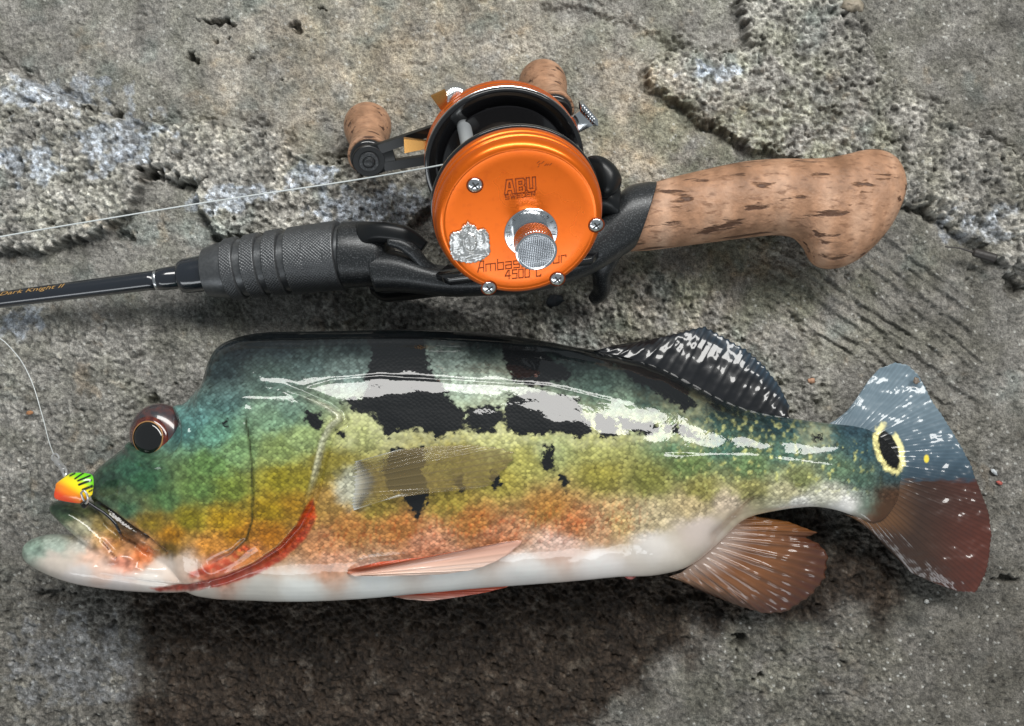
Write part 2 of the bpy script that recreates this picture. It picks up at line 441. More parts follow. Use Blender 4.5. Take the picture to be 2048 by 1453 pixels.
# ------------------------------------------------------------------ the fish
def fish_material():
    m = bpy.data.materials.new('wet_fish_skin')
    nt, N, L, b = nodes_of(m)
    def n(t, **k):
        q = N.new(t)
        for a, v in k.items(): setattr(q, a, v)
        return q
    at = n('ShaderNodeAttribute', attribute_name='tint'); ab = n('ShaderNodeAttribute', attribute_name='black')
    asc = n('ShaderNodeAttribute', attribute_name='scaly')
    tc = n('ShaderNodeTexCoord')
    mp = n('ShaderNodeMapping'); mp.inputs['Scale'].default_value = (1.0, 1.25, 0.7); mp.inputs['Rotation'].default_value = (0, 0, math.radians(45))
    L.new(tc.outputs['Object'], mp.inputs['Vector'])
    vo = n('ShaderNodeTexVoronoi'); vo.inputs['Scale'].default_value = 800; vo.inputs['Randomness'].default_value = 0.5
    L.new(mp.outputs['Vector'], vo.inputs['Vector'])
    # each scale a little lighter, darker, bluer or yellower
    hs = n('ShaderNodeSeparateColor'); L.new(vo.outputs['Color'], hs.inputs['Color'])
    var = n('ShaderNodeMapRange'); var.inputs['To Min'].default_value = 0.62; var.inputs['To Max'].default_value = 1.45
    L.new(hs.outputs['Red'], var.inputs['Value'])
    edge = n('ShaderNodeMapRange'); edge.inputs['From Min'].default_value = 0.25; edge.inputs['From Max'].default_value = 0.62
    edge.inputs['To Min'].default_value = 1.08; edge.inputs['To Max'].default_value = 0.80
    L.new(vo.outputs['Distance'], edge.inputs['Value'])
    mul = n('ShaderNodeMath', operation='MULTIPLY'); L.new(var.outputs['Result'], mul.inputs[0]); L.new(edge.outputs['Result'], mul.inputs[1])
    one = n('ShaderNodeMix'); one.data_type = 'FLOAT'; one.inputs['A'].default_value = 1.0
    L.new(asc.outputs['Fac'], one.inputs['Factor']); L.new(mul.outputs['Value'], one.inputs['B'])
    mx = n('ShaderNodeMix'); mx.data_type = 'RGBA'; mx.blend_type = 'MULTIPLY'; mx.inputs['Factor'].default_value = 1
    L.new(at.outputs['Color'], mx.inputs['A']); L.new(one.outputs['Result'], mx.inputs['B'])
    gl = n('ShaderNodeMix'); gl.data_type = 'RGBA'
    fc = n('ShaderNodeMath', operation='GREATER_THAN'); fc.inputs[1].default_value = 0.80; L.new(hs.outputs['Green'], fc.inputs[0])
    fm = n('ShaderNodeMath', operation='MULTIPLY'); L.new(fc.outputs['Value'], fm.inputs[0]); L.new(asc.outputs['Fac'], fm.inputs[1])
    fm2 = n('ShaderNodeMath', operation='MULTIPLY'); L.new(fm.outputs['Value'], fm2.inputs[0]); fm2.inputs[1].default_value = 0.0
    L.new(fm2.outputs['Value'], gl.inputs['Factor']); L.new(mx.outputs['Result'], gl.inputs['A']); gl.inputs['B'].default_value = (0.42, 0.60, 0.52, 1)
    # black bars with ragged edges that follow the scales
    nz = n('ShaderNodeTexNoise'); nz.inputs['Scale'].default_value = 430; nz.inputs['Detail'].default_value = 4
    L.new(tc.outputs['Object'], nz.inputs['Vector'])
    ns = n('ShaderNodeMath', operation='MULTIPLY_ADD'); ns.inputs[1].default_value = 26; ns.inputs[2].default_value = -13
    L.new(nz.outputs['Fac'], ns.inputs[0])
    ad = n('ShaderNodeMath', operation='ADD'); L.new(ab.outputs['Fac'], ad.inputs[0]); L.new(ns.outputs['Value'], ad.inputs[1])
    rs = n('ShaderNodeMath', operation='MULTIPLY_ADD'); L.new(hs.outputs['Blue'], rs.inputs[0]); rs.inputs[1].default_value = 8; L.new(ad.outputs['Value'], rs.inputs[2])
    th = n('ShaderNodeMapRange', interpolation_type='SMOOTHSTEP'); th.inputs['From Min'].default_value = 8.0; th.inputs['From Max'].default_value = 0.0
    L.new(rs.outputs['Value'], th.inputs['Value'])
    # the pale cream rim round every bar
    rim = n('ShaderNodeMapRange', interpolation_type='SMOOTHSTEP'); rim.inputs['From Min'].default_value = 42; rim.inputs['From Max'].default_value = 6
    L.new(rs.outputs['Value'], rim.inputs['Value'])
    rmm = n('ShaderNodeMath', operation='MULTIPLY'); arm = n('ShaderNodeAttribute', attribute_name='rimw'); L.new(rim.outputs['Result'], rmm.inputs[0]); L.new(arm.outputs['Fac'], rmm.inputs[1])
    rm3 = n('ShaderNodeMath', operation='MULTIPLY'); L.new(rmm.outputs['Value'], rm3.inputs[0]); rm3.inputs[1].default_value = 0.42
    r2 = n('ShaderNodeMix'); r2.data_type = 'RGBA'; L.new(rm3.outputs['Value'], r2.inputs['Factor']); L.new(gl.outputs['Result'], r2.inputs['A']); r2.inputs['B'].default_value = (0.62, 0.62, 0.36, 1)
    bk = n('ShaderNodeMix'); bk.data_type = 'RGBA'; L.new(th.outputs['Result'], bk.inputs['Factor']); L.new(r2.outputs['Result'], bk.inputs['A'])
    bk.inputs['B'].default_value = (0.007, 0.008, 0.009, 1)
    L.new(bk.outputs['Result'], b.inputs['Base Color'])
    b.inputs['Roughness'].default_value = 0.42
    b.inputs['Specular IOR Level'].default_value = 0.06
    b.inputs['Coat Weight'].default_value = 1.0; b.inputs['Coat Roughness'].default_value = 0.035; b.inputs['Coat IOR'].default_value = 1.5
    b.inputs['Subsurface Weight'].default_value = 0.0
    # scales are felt in the skin; the film of water over them is smoother, with soft waves
    inv = n('ShaderNodeMath', operation='MULTIPLY'); L.new(vo.outputs['Distance'], inv.inputs[0]); L.new(asc.outputs['Fac'], inv.inputs[1])
    bp = n('ShaderNodeBump', invert=True); bp.inputs['Strength'].default_value = 0.30; bp.inputs['Distance'].default_value = 0.4 * S
    L.new(inv.outputs['Value'], bp.inputs['Height']); L.new(bp.outputs['Normal'], b.inputs['Normal'])
    nw = n('ShaderNodeTexNoise'); nw.inputs['Scale'].default_value = 120; nw.inputs['Detail'].default_value = 4; nw.inputs['Roughness'].default_value = 0.55
    L.new(tc.outputs['Object'], nw.inputs['Vector'])
    b2 = n('ShaderNodeBump'); b2.inputs['Strength'].default_value = 0.22; b2.inputs['Distance'].default_value = 0.6 * S
    L.new(nw.outputs['Fac'], b2.inputs['Height'])
    b3 = n('ShaderNodeBump', invert=True); b3.inputs['Strength'].default_value = 0.035; b3.inputs['Distance'].default_value = 0.35 * S
    L.new(inv.outputs['Value'], b3.inputs['Height']); L.new(b2.outputs['Normal'], b3.inputs['Normal'])
    L.new(b3.outputs['Normal'], b.inputs['Coat Normal'])
    return m

ZF = 27.0                                     # height of the fish's mid plane
def zc_of(u): return ZF - 10.0 * sm(np.asarray(u, float), 1050, 1750)
FISH_ROWS = [  # top u,v  bottom u,v   half thickness
    (187, 962, 190, 990, 4), (194, 942, 206, 1024, 9), (215, 922, 232, 1058, 12), (244, 900, 262, 1084, 14), (282, 866, 300, 1112, 16.5), (328, 824, 345, 1150, 19),
    (378, 802, 385, 1185, 21.5), (412, 758, 430, 1196, 23), (432, 702, 470, 1199, 24), (470, 677, 510, 1200, 25), (530, 665, 560, 1202, 26), (620, 663, 640, 1201, 26.5),
    (720, 661, 730, 1196, 26.5), (830, 659, 830, 1187, 26.5), (950, 664, 950, 1176, 26), (1060, 677, 1060, 1168, 25), (1150, 694, 1150, 1161, 23.5),
    (1230, 706, 1235, 1153, 21.5), (1310, 730, 1310, 1150, 19.5), (1380, 764, 1375, 1132, 17.5), (1440, 796, 1430, 1090, 15.5), (1500, 820, 1485, 1040, 13.5),
    (1560, 833, 1550, 1022, 11.5), (1620, 842, 1620, 1014, 9.6), (1670, 848, 1668, 1020, 8.2), (1712, 852, 1710, 1034, 5.4), (1745, 862, 1740, 1046, 2.9), (1778, 886, 1768, 1040, 1.2), (1806, 922, 1796, 1010, 0.4)]
def rows(rs, z=None): return [(a, b, c, d, (zc_of(a) if z is None else z), T) for a, b, c, d, T in rs]
JAW_LOW = [(49, 1094, 50, 1112, 3), (62, 1079, 62, 1126, 7), (92, 1070, 92, 1143, 10), (140, 1069, 140, 1161, 12.5), (200, 1074, 195, 1172, 14.5), (260, 1085, 255, 1178, 16), (330, 1092, 320, 1181, 17), (390, 1096, 385, 1180, 15), (450, 1115, 445, 1165, 8)]
JAW_UP = [(108, 1004, 104, 1012, 3.5), (122, 999, 112, 1027, 7.5), (146, 998, 132, 1047, 10), (172, 1003, 156, 1068, 11.5), (198, 1014, 182, 1089, 12.5), (226, 1034, 205, 1108, 13.5), (252, 1060, 228, 1116, 14), (268, 1082, 250, 1114, 13)]
CORNER = [(212, 1098, 214, 1116, 10), (236, 1082, 232, 1132, 14.2), (262, 1070, 262, 1142, 15.4), (286, 1075, 292, 1140, 15.6), (300, 1090, 305, 1130, 14)]

BLACK = [
    [(737, 670), (850, 672), (857, 730), (870, 752), (890, 775), (900, 800), (928, 818), (936, 845), (915, 868), (895, 862), (880, 884), (862, 868), (845, 860), (805, 866), (772, 875), (757, 850), (742, 825), (716, 830), (700, 815), (683, 800), (700, 793), (722, 800), (735, 772), (728, 755), (741, 735)],
    [(930, 818), (975, 806), (1006, 820), (1016, 840), (1000, 846), (986, 864), (948, 868), (934, 850)],
    [(1015, 790), (1075, 782), (1160, 796), (1164, 830), (1186, 845), (1180, 865), (1160, 878), (1120, 864), (1075, 870), (1015, 866), (1008, 840)],
    [(1000, 690), (1080, 700), (1132, 735), (1142, 757), (1082, 775), (1030, 764), (1010, 730)],
    [(1190, 826), (1220, 832), (1240, 850), (1230, 875), (1200, 874), (1190, 850)],
    [(1238, 836), (1300, 845), (1322, 855), (1310, 873), (1270, 865), (1243, 867)],
    [(1326, 846), (1360, 852), (1398, 864), (1396, 874), (1350, 866), (1328, 860)],
    [(1085, 885), (1105, 893), (1110, 932), (1095, 945), (1078, 925), (1090, 905)],
    [(1120, 950), (1138, 962), (1135, 986), (1122, 976)],
    [(778, 898), (850, 896), (846, 950), (860, 985), (852, 1008), (836, 1036), (820, 1020), (806, 992), (782, 980), (765, 950)],
    [(905, 947), (925, 950), (932, 974), (920, 986), (909, 970)], [(985, 938), (1000, 948), (1006, 970), (990, 979), (981, 960)],
    [(614, 820), (640, 830), (652, 845), (641, 864), (627, 855), (612, 842)], [(672, 862), (690, 866), (692, 880), (678, 882)],
    [(1625, 870), (1640, 868), (1642, 880), (1628, 882)], [(444, 846), (454, 844), (456, 855), (446, 857)],
    [(1228, 716), (1300, 730), (1370, 775), (1392, 812), (1372, 822), (1320, 790), (1260, 760)]]
GILL = [(565, 772), (610, 790), (655, 810), (681, 828), (684, 842), (664, 858), (650, 885), (640, 925), (630, 970), (618, 1010), (596, 1052), (560, 1092), (510, 1125), (450, 1150), (380, 1167), (320, 1176)]
HEADPOLY = GILL + [(200, 1180), (150, 900), (400, 740), (500, 760)]
PREOP = [(492, 840), (497, 872), (502, 930), (505, 990), (505, 1040), (494, 1078), (462, 1106), (425, 1124)]
RED = [(624, 996), (634, 1034), (612, 1078), (566, 1120), (505, 1154), (440, 1172), (380, 1182), (320, 1184), (300, 1176), (380, 1166), (450, 1148), (510, 1122), (560, 1088), (595, 1048), (614, 1010)]
COLS = [  # u, v, sRGB of the skin itself
    (470, 690, 50, 66, 74), (440, 740, 52, 74, 78), (560, 690, 66, 88, 92), (620, 730, 98, 128, 124), (540, 760, 92, 122, 112), (690, 740, 125, 152, 145), (700, 690, 70, 92, 90), (900, 720, 140, 162, 150), (950, 690, 70, 88, 84), (920, 770, 165, 186, 164),
    (980, 790, 175, 190, 165), (1000, 880, 190, 190, 135), (700, 860, 178, 182, 130), (650, 790, 135, 155, 130), (1150, 720, 75, 100, 92), (1200, 770, 95, 128, 112), (1240, 800, 130, 155, 130), (1300, 790, 70, 98, 90), (1100, 900, 160, 168, 120), (1050, 920, 172, 168, 100),
    (1200, 900, 172, 172, 112), (1200, 950, 155, 148, 78), (1000, 960, 168, 158, 84), (900, 920, 160, 150, 82), (900, 1000, 160, 145, 72), (750, 1010, 158, 142, 72), (660, 930, 150, 140, 70), (650, 1000, 172, 142, 84), (700, 1060, 184, 136, 80), (800, 1060, 186, 134, 78), (950, 1045, 182, 132, 76), (1100, 1020, 178, 136, 76),
    (1000, 1072, 200, 148, 112), (850, 1090, 206, 154, 124), (640, 1090, 198, 148, 106), (660, 1130, 216, 170, 142), (1150, 1050, 196, 138, 92), (1200, 1060, 205, 168, 132), (1120, 1090, 224, 196, 182), (1240, 1050, 200, 176, 128), (1300, 1040, 196, 182, 150), (1300, 1090, 226, 220, 214),
    (600, 1180, 240, 240, 235), (750, 1175, 242, 242, 238), (900, 1160, 242, 240, 236), (1050, 1145, 242, 238, 234), (1200, 1130, 242, 236, 232), (520, 1180, 220, 216, 208), (1400, 1060, 212, 200, 192), (1380, 1010, 190, 174, 138), (1460, 1010, 205, 190, 170),
    (1300, 960, 140, 140, 80), (1380, 930, 118, 136, 88), (1400, 980, 150, 145, 88), (1350, 880, 112, 140, 112), (1450, 890, 92, 126, 112), (1420, 830, 78, 108, 100), (1500, 930, 116, 138, 98), (1500, 980, 160, 156, 104), (1560, 850, 56, 84, 88), (1560, 900, 96, 126, 112),
    (1600, 960, 140, 146, 100), (1580, 985, 196, 190, 156), (1600, 1010, 232, 230, 224), (1660, 990, 214, 212, 196), (1690, 1010, 232, 230, 226), (1680, 940, 110, 132, 108), (1660, 880, 76, 104, 104), (1720, 960, 96, 120, 106), (1740, 1010, 120, 134, 122), (1730, 900, 74, 102, 108), (1770, 980, 74, 92, 86), (1780, 1020, 86, 92, 78), (1745, 1050, 120, 90, 70), (1800, 940, 64, 86, 94), (1805, 975, 60, 60, 54), (1795, 1010, 70, 54, 42), (1772, 1040, 92, 70, 54), (1710, 860, 60, 84, 94),
    (230, 905, 70, 98, 88), (215, 960, 60, 84, 72), (260, 940, 74, 112, 92), (210, 1010, 90, 110, 90), (250, 1020, 84, 118, 92), (290, 960, 72, 112, 84), (330, 1000, 98, 128, 86), (300, 1050, 150, 130, 44), (340, 1072, 180, 132, 30), (340, 1098, 120, 96, 30), (380, 1040, 150, 140, 44),
    (390, 830, 108, 150, 146), (430, 870, 116, 158, 140), (420, 930, 116, 146, 92), (400, 980, 112, 138, 84), (460, 980, 130, 144, 72), (470, 900, 134, 162, 118), (450, 1040, 176, 146, 36), (480, 1070, 176, 128, 34), (420, 1090, 206, 150, 70),
    (540, 840, 136, 164, 136), (560, 900, 150, 166, 110), (600, 880, 152, 168, 120), (560, 960, 156, 146, 50), (600, 960, 150, 140, 54), (540, 1020, 160, 136, 34), (590, 1010, 164, 130, 42), (540, 1070, 176, 122, 36), (500, 1100, 206, 140, 80), (580, 820, 122, 150, 132), (450, 800, 92, 128, 124), (370, 860, 92, 132, 128),
    (380, 1125, 226, 206, 190), (440, 1125, 214, 138, 108), (330, 1130, 226, 214, 204), (420, 1145, 206, 120, 88), (300, 1160, 222, 216, 210), (400, 1182, 214, 206, 196),
    (70, 1095, 146, 164, 152), (110, 1090, 176, 188, 178), (160, 1095, 204, 204, 196), (110, 1120, 206, 196, 186), (180, 1110, 222, 190, 172), (160, 1145, 214, 208, 204), (240, 1165, 218, 210, 206), (210, 1140, 226, 200, 186), (215, 1090, 220, 166, 146),
    (112, 1008, 52, 74, 62), (130, 1025, 76, 98, 76), (160, 1020, 108, 118, 84), (170, 1055, 172, 170, 146), (200, 1050, 168, 150, 100), (200, 1085, 206, 170, 118), (225, 1090, 210, 156, 82), (232, 1065, 180, 150, 96), (255, 1090, 206, 160, 120), (280, 1110, 214, 140, 92), (245, 1125, 222, 156, 132), (270, 1080, 186, 140, 104)]

def grade(c):
    g = c.mean(1, keepdims=True)
    return np.clip(g + (c - g) * 0.96, 0.002, 1) ** 1.27
def eyespot(c, u, v):
    """black spot in a broken yellow ring at the root of the tail"""
    def lerp(c, k, m): return c + (lin(k) - c) * np.asarray(m)[:, None]
    a = math.radians(-19)
    x = (u - 1778) * math.cos(a) + (v - 900) * math.sin(a); y = -(u - 1778) * math.sin(a) + (v - 900) * math.cos(a)
    x, y = x, y
    e = np.hypot(x / 17, y / 40) + 0.12 * fbm(u / 10, v / 10, 2, 12)
    e2 = np.hypot((x - 1) / 29, (y + 2) / 55) + 0.14 * fbm(u / 11, v / 11, 2, 14)
    gap = sm(np.hypot(x - 14, y + 36), 8, 16)
    c = lerp(c, (232, 224, 164), (1 - sm(e2, 0.90, 1.02)) * gap)
    return lerp(c, (10, 11, 12), 1 - sm(e, 0.95, 1.08))
def build_fish():
    root = thing('fish', 'wet green and gold fish with black bars and red belly lying on concrete', 'fish', (-20, -45, 0))
    # one closed, thick body: head, both jaws and trunk grown together
    parts = [loft(rows(FISH_ROWS), 150, 72, 0.92), loft(rows(JAW_LOW, ZF - 1), 50, 40, 0.9), loft(rows(JAW_UP, ZF), 50, 40, 0.9), loft(rows(CORNER, ZF), 30, 32)]
    # socket rim of the eye
    V, F = join(*parts)
    tmp = mk('fish_body_raw', V, F, None)
    fix_normals(tmp)
    md = tmp.modifiers.new('r', 'REMESH'); md.mode = 'VOXEL'; md.voxel_size = 0.00062
    ms = tmp.modifiers.new('s', 'SMOOTH'); ms.factor = 0.5; ms.iterations = 5
    dg = bpy.context.evaluated_depsgraph_get()
    ev = tmp.evaluated_get(dg); me = bpy.data.meshes.new_from_object(ev)
    n = len(me.vertices)
    co = np.empty(n * 3); me.vertices.foreach_get('co', co); co = co.reshape(-1, 3) / S
    no = np.empty(n * 3); me.vertices.foreach_get('normal', no); no = no.reshape(-1, 3)
    Fq = [tuple(p.vertices) for p in me.polygons]
    bpy.data.objects.remove(tmp)
    # coordinates on the flank (both flanks alike)
    zc = np.interp(CX + co[:, 0] * FPX / (H - 22), np.arange(0, 2048.), zc_of(np.arange(0, 2048.)))
    q = co.copy(); q[:, 2] = zc + np.abs(co[:, 2] - zc)
    u, v = proj(q)
    side = sm(np.abs(no[:, 2]), 0.12, 0.5)
    d = np.zeros(n)
    # the gill cover stands proud of the trunk behind it
    sg = poly_sdf(u, v, HEADPOLY)
    near = 1 - sm(np.abs(sg), 20, 120)
    upper = sm(v, 760, 800)
    d += np.where(sg < 0, 1.5 * sm(-sg, -2, 6) * (1 - sm(-sg, 30, 150)), 0) * side * sm(u, 300, 400) * upper
    d -= 1.1 * (1 - sm(np.abs(sg - 7), 0, 9)) * side * sm(u, 300, 380) * upper
    # soft flap along the gill edge
    d += 0.7 * (1 - sm(np.abs(sg + 5), 2, 8)) * side * sm(u, 420, 520) * upper
    # cheek groove and the low ridge in front of it
    pd = seg_dist(u, v, PREOP)
    d -= 0.75 * (1 - sm(pd, 0, 6.5)) * side
    d += 0.45 * (1 - sm(np.abs(pd - 16), 0, 14)) * side
    # creases: face above the upper jaw, jaw to mouth corner, fold under the lower jaw
    for pts, dep, w in [([(188, 1004), (212, 1020), (245, 1045), (290, 1074), (330, 1102)], 1.5, 7), ([(205, 1080), (225, 1104), (232, 1118)], 0.8, 6), ([(60, 1112), (150, 1118), (230, 1140), (320, 1150)], 0.4, 8),
                        ([(290, 1075), (300, 1105), (285, 1135)], 0.45, 9), ([(200, 1150), (300, 1166), (420, 1172)], 0.35, 6), ([(600, 778), (660, 760), (760, 752), (900, 760), (1100, 772), (1220, 800)], 0.22, 5), ([(1330, 905), (1500, 905), (1700, 930)], 0.25, 5)]:
        d -= dep * (1 - sm(seg_dist(u, v, pts), 0, w)) * side
    d += 1.2 * (1 - sm(seg_dist(u, v, [(215, 1040), (300, 1088), (340, 1108)]) , 3, 16)) * side * (v < 1100) * 0.5
    # eye orbit, nostril
    er = np.hypot(u - 313, v - 866)
    d += 1.2 * (1 - sm(np.abs(er - 62), 2, 17)) * side - 2.2 * (1 - sm(er, 44, 58)) * side
    d -= 0.8 * (1 - sm(np.hypot((u - 247), (v - 893)), 2, 8)) * side
    # muscle lumps behind the head, belly fold above the vent, hump on the nape
    d += 0.9 * np.exp(-(((u - 480) / 60) ** 2 + ((v - 700) / 26) ** 2)) * side
    d -= 1.6 * np.exp(-((seg_dist(u, v, [(1440, 1075), (1480, 1040), (1510, 1010)]) / 16) ** 2)) * side
    d += 0.7 * fbm(u / 160, v / 110, 3, 201) * side
    # edge of the folded spiny fin running along the back
    d += 0.7 * (1 - sm(np.abs(v - np.interp(u, [430, 560, 850, 1100, 1230], [690, 684, 682, 698, 724])), 0, 9)) * sm(u, 440, 560) * (1 - sm(u, 1150, 1240)) * side
    co2 = co + no * d[:, None]
    # ---- colour
    C = np.array(COLS, float); cl = lin(C[:, 2:5])
    w = np.zeros(n); acc = np.zeros((n, 3))
    uu = u + 10 * fbm(u / 22, v / 22, 3, 221); vv = v + 10 * fbm(u / 22, v / 22, 3, 231)
    for (pu, pv), k in zip(C[:, :2], cl):
        r2 = ((uu - pu) ** 2 + (1.35 * (vv - pv)) ** 2)
        ww = 1.0 / (r2 + 160.0) ** 1.9
        w += ww; acc += ww[:, None] * k
    col = acc / w[:, None]
    def mixin(c, k, m): return c + (lin(k) - c) * np.asarray(m)[:, None]
    jag = 9 * fbm(u / 9, v / 16, 2, 241)
    # dark back, folded fin membrane
    top_v = np.interp(u, [400, 430, 470, 530, 620, 830, 950, 1060, 1150, 1230, 1310, 1380, 1500], [780, 705, 677, 665, 663, 659, 664, 677, 694, 706, 730, 764, 820])
    back = (1 - sm(v - top_v + jag, 16, 44)) * sm(u, 425, 520) * (1 - sm(u, 1420, 1520))
    col = mixin(col, (16, 19, 24), back * 0.95)
    back2 = (1 - sm(v - top_v + 2 * jag, 22, 112)) * sm(u, 415, 520) * (1 - sm(u, 1480, 1600))
    col = mixin(col, (30, 40, 46), back2 * 0.7)
    gy = col.mean(1, keepdims=True)
    col = col + (gy * np.array([0.98, 1.02, 1.0]) - col) * (0.42 * (1 - sm(v, 760, 860)))[:, None]
    # red throat membrane and rose streaks
    red = 1 - sm(poly_sdf(u, v, RED) + 0.25 * jag, -2.5, 2.5)
    col = mixin(col, (184, 62, 34), red * (0.75 + 0.35 * fbm(u / 16, v / 7, 3, 295)))
    rose = (1 - sm(seg_dist(u, v, [(495, 1095), (450, 1125), (390, 1142)]), 3, 15)) * sm(fbm(u / 20, v / 9, 2, 251), -0.3, 0.2)
    col = mixin(col, (200, 84, 56), rose * 0.75)
    # pale gill flap, preopercle line
    flap = (1 - sm(np.abs(sg + 4), 3, 8)) * sm(v, 790, 815) * (1 - sm(v, 930, 1000)) * sm(u, 560, 600)
    col = mixin(col, (196, 196, 176), flap * 0.7)
    col = mixin(col, (60, 66, 34), (1 - sm(pd, 0.5, 4.0)) * (1 - sm(u, 508, 512)) * sm(u, 440, 492) * 0.85)
    # mouth lines
    col = mixin(col, (40, 26, 16), (1 - sm(seg_dist(u, v, [(186, 1000), (215, 1024), (250, 1050), (292, 1077)]), 1.5, 6)) * 0.85)
    col = mixin(col, (70, 24, 14), (1 - sm(seg_dist(u, v, [(206, 1084), (222, 1104), (231, 1117)]), 0.8, 3.5)) * 0.8)
    col = mixin(col, (54, 46, 40), sm(-poly_sdf(u, v, [(222, 1030), (252, 1052), (282, 1078), (272, 1092), (252, 1082), (236, 1062)]), -4, 4) * 0.7)
    # orange speckle between gold flank and belly
    sp = sm(fbm(u / 6, v / 14, 3, 261), 0.02, 0.3) * np.exp(-((v - np.interp(u, [620, 900, 1200, 1300], [1085, 1058, 1045, 1030])) / 38) ** 2) * sm(u, 600, 660) * (1 - sm(u, 1240, 1330))
    col = mixin(col, (184, 84, 30), sp * 0.4)
    # pale yellow flecks towards the tail
    fl = sm(fbm(u / 13 + 4, v / 13, 2, 271), 0.26, 0.44) * sm(u, 1280, 1420) * (1 - sm(u, 1700, 1780)) * sm(v, 870, 905) * (1 - sm(v, 960, 1000))
    col = mixin(col, (205, 205, 138), fl * 0.7)
    sfl = sm(fbm(u / 11 + 9, v / 13, 2, 281), 0.08, 0.34) * np.exp(-((v - 862) / 32) ** 2) * sm(u, 880, 1000) * (1 - sm(u, 1560, 1680))
    col = mixin(col, (206, 204, 140), sfl * 0.55)
    pr = np.hypot((u - 704) / 50, (v - 975) / 56) + 0.25 * fbm(u / 16, v / 16, 3, 291)
    col = mixin(col, (196, 200, 188), (1 - sm(pr, 0.3, 1.05)) * 0.75)
    col = eyespot(col, u, v)
    pale = sm(col.min(1), 0.30, 0.50)
    col = col * np.clip(1 + (1 - 0.9 * pale) * ((0.16 + 0.20 * (1 - sm(u, 380, 520))) * fbm(u / 13, v / 13, 4, 311) * 2 + 0.25 * fbm(u / 45, v / 30, 3, 313)), 0.4, 1.6)[:, None]
    tb = sm(u + 0.25 * (v - 1000) + 1.2 * jag, 1728, 1772) * sm(v, 955, 985)
    col = mixin(col, (92, 68, 50), tb * 0.95)
    col = mixin(col, (72, 94, 98), sm(u + 1.2 * jag, 1745, 1785) * (1 - sm(v, 955, 985)) * 0.8)
    col = eyespot(col, u, v)
    black = np.full(n, 60.0)
    for q in BLACK: black = np.minimum(black, poly_sdf(u, v, q))
    scaly = sm(np.abs(no[:, 2]), 0.05, 0.35) * (1 - sm(v, np.interp(u, [300, 700, 1000, 1250, 1450, 1700], [1070, 1110, 1085, 1060, 1000, 990]), np.interp(u, [300, 700, 1000, 1250, 1450, 1700], [1120, 1160, 1130, 1105, 1040, 1020])))
    scaly = scaly * (0.6 + 0.4 * sm(u, 330, 430)) * (1 - 0.6 * back)
    mat = fish_material()
    body = mk('body', co2, Fq, mat, root, True, {'tint': np.clip(grade(col), 0.004, 0.85), 'black': black, 'scaly': scaly, 'rimw': sm(v, 770, 850) * (1 - sm(v, 880, 930)) * sm(u, 640, 720) * (0.4 + 0.9 * np.clip(fbm(u / 15, v / 15, 2, 299) + 0.4, 0, 1))})
    # surface height for things that lie on the flank
    top = co2[no[:, 2] > 0.05]
    pu, pv = proj(top)
    def surf(uq, vq):
        k = np.argsort((pu - uq) ** 2 + (pv - vq) ** 2)[:12]
        return float(top[k, 2].mean())
    # ---- eye
    ez = surf(313, 866)
    c = P(313, 866, ez)
    ax = np.array([-0.16, 0.14, 1.0]); ax /= np.linalg.norm(ax)
    R = 10.2
    m_iris = M('fish_iris', (0.055, 0.006, 0.006), 0.2, coat=1, coat_rough=0.02, noise=(500, (0.16, 0.028, 0.012), 0.42, 0.66, 4))
    m_rim = M('fish_eye_rim', (0.03, 0.028, 0.034), 0.25, coat=1, coat_rough=0.03, noise=(300, (0.10, 0.035, 0.03), 0.4, 0.7, 4))
    m_pup = M('fish_pupil', (0.003, 0.003, 0.003), 0.08, coat=1, coat_rough=0.01)
    m_gold = M('fish_pupil_ring', (0.42, 0.22, 0.08), 0.3, metal=0.4, coat=1)
    dome = [(-4.2, R), (-2.2, R * 1.0), (0.0, R * 0.965), (1.4, R * 0.89), (2.5, R * 0.78), (3.3, R * 0.66), (3.9, R * 0.5), (4.2, R * 0.3), (4.35, R * 0.1)]
    V, F = lathe(c, ax, dome, 64)
    eye = mk('eye', V, F, m_rim, root)
    _, ex, ey = frame_of(ax)
    # iris band and pupil look at us through the clear front, set low and forward
    ic = c + np.array([-1.3, -2.0, 0]) * 1.0
    def cap(center, r0, r1, lift, name, mat, par, n=56, rings=5):
        rr = np.linspace(r0, r1, rings)
        th = np.linspace(0, 2 * np.pi, n, endpoint=False)
        hd = np.array(dome)
        Rg = []
        for r in rr:
            p = center + (np.cos(th)[:, None] * ex + np.sin(th)[:, None] * ey) * r
            dist = np.linalg.norm((p - c) - ((p - c) @ ax)[:, None] * ax, axis=1)
            h = np.interp(dist, hd[::-1, 1], hd[::-1, 0])
            base = p - ((p - c) @ ax)[:, None] * ax
            Rg.append(base + ax * (h + lift)[:, None])
        Rg.append(Rg[-1] - ax * (lift + 0.25))
        V, F = rings_mesh(np.array(Rg), r0 < 0.3, False)
        return mk(name, V, F, mat, par)
    cap(ic, 0.1, 7.2, 0.10, 'iris', m_iris, eye)
    cap(ic, 5.3, 5.7, 0.19, 'pupil_ring', m_gold, eye)
    cap(ic, 0.1, 5.4, 0.17, 'pupil', m_pup, eye)
    return root, surf
fish, surf = build_fish()

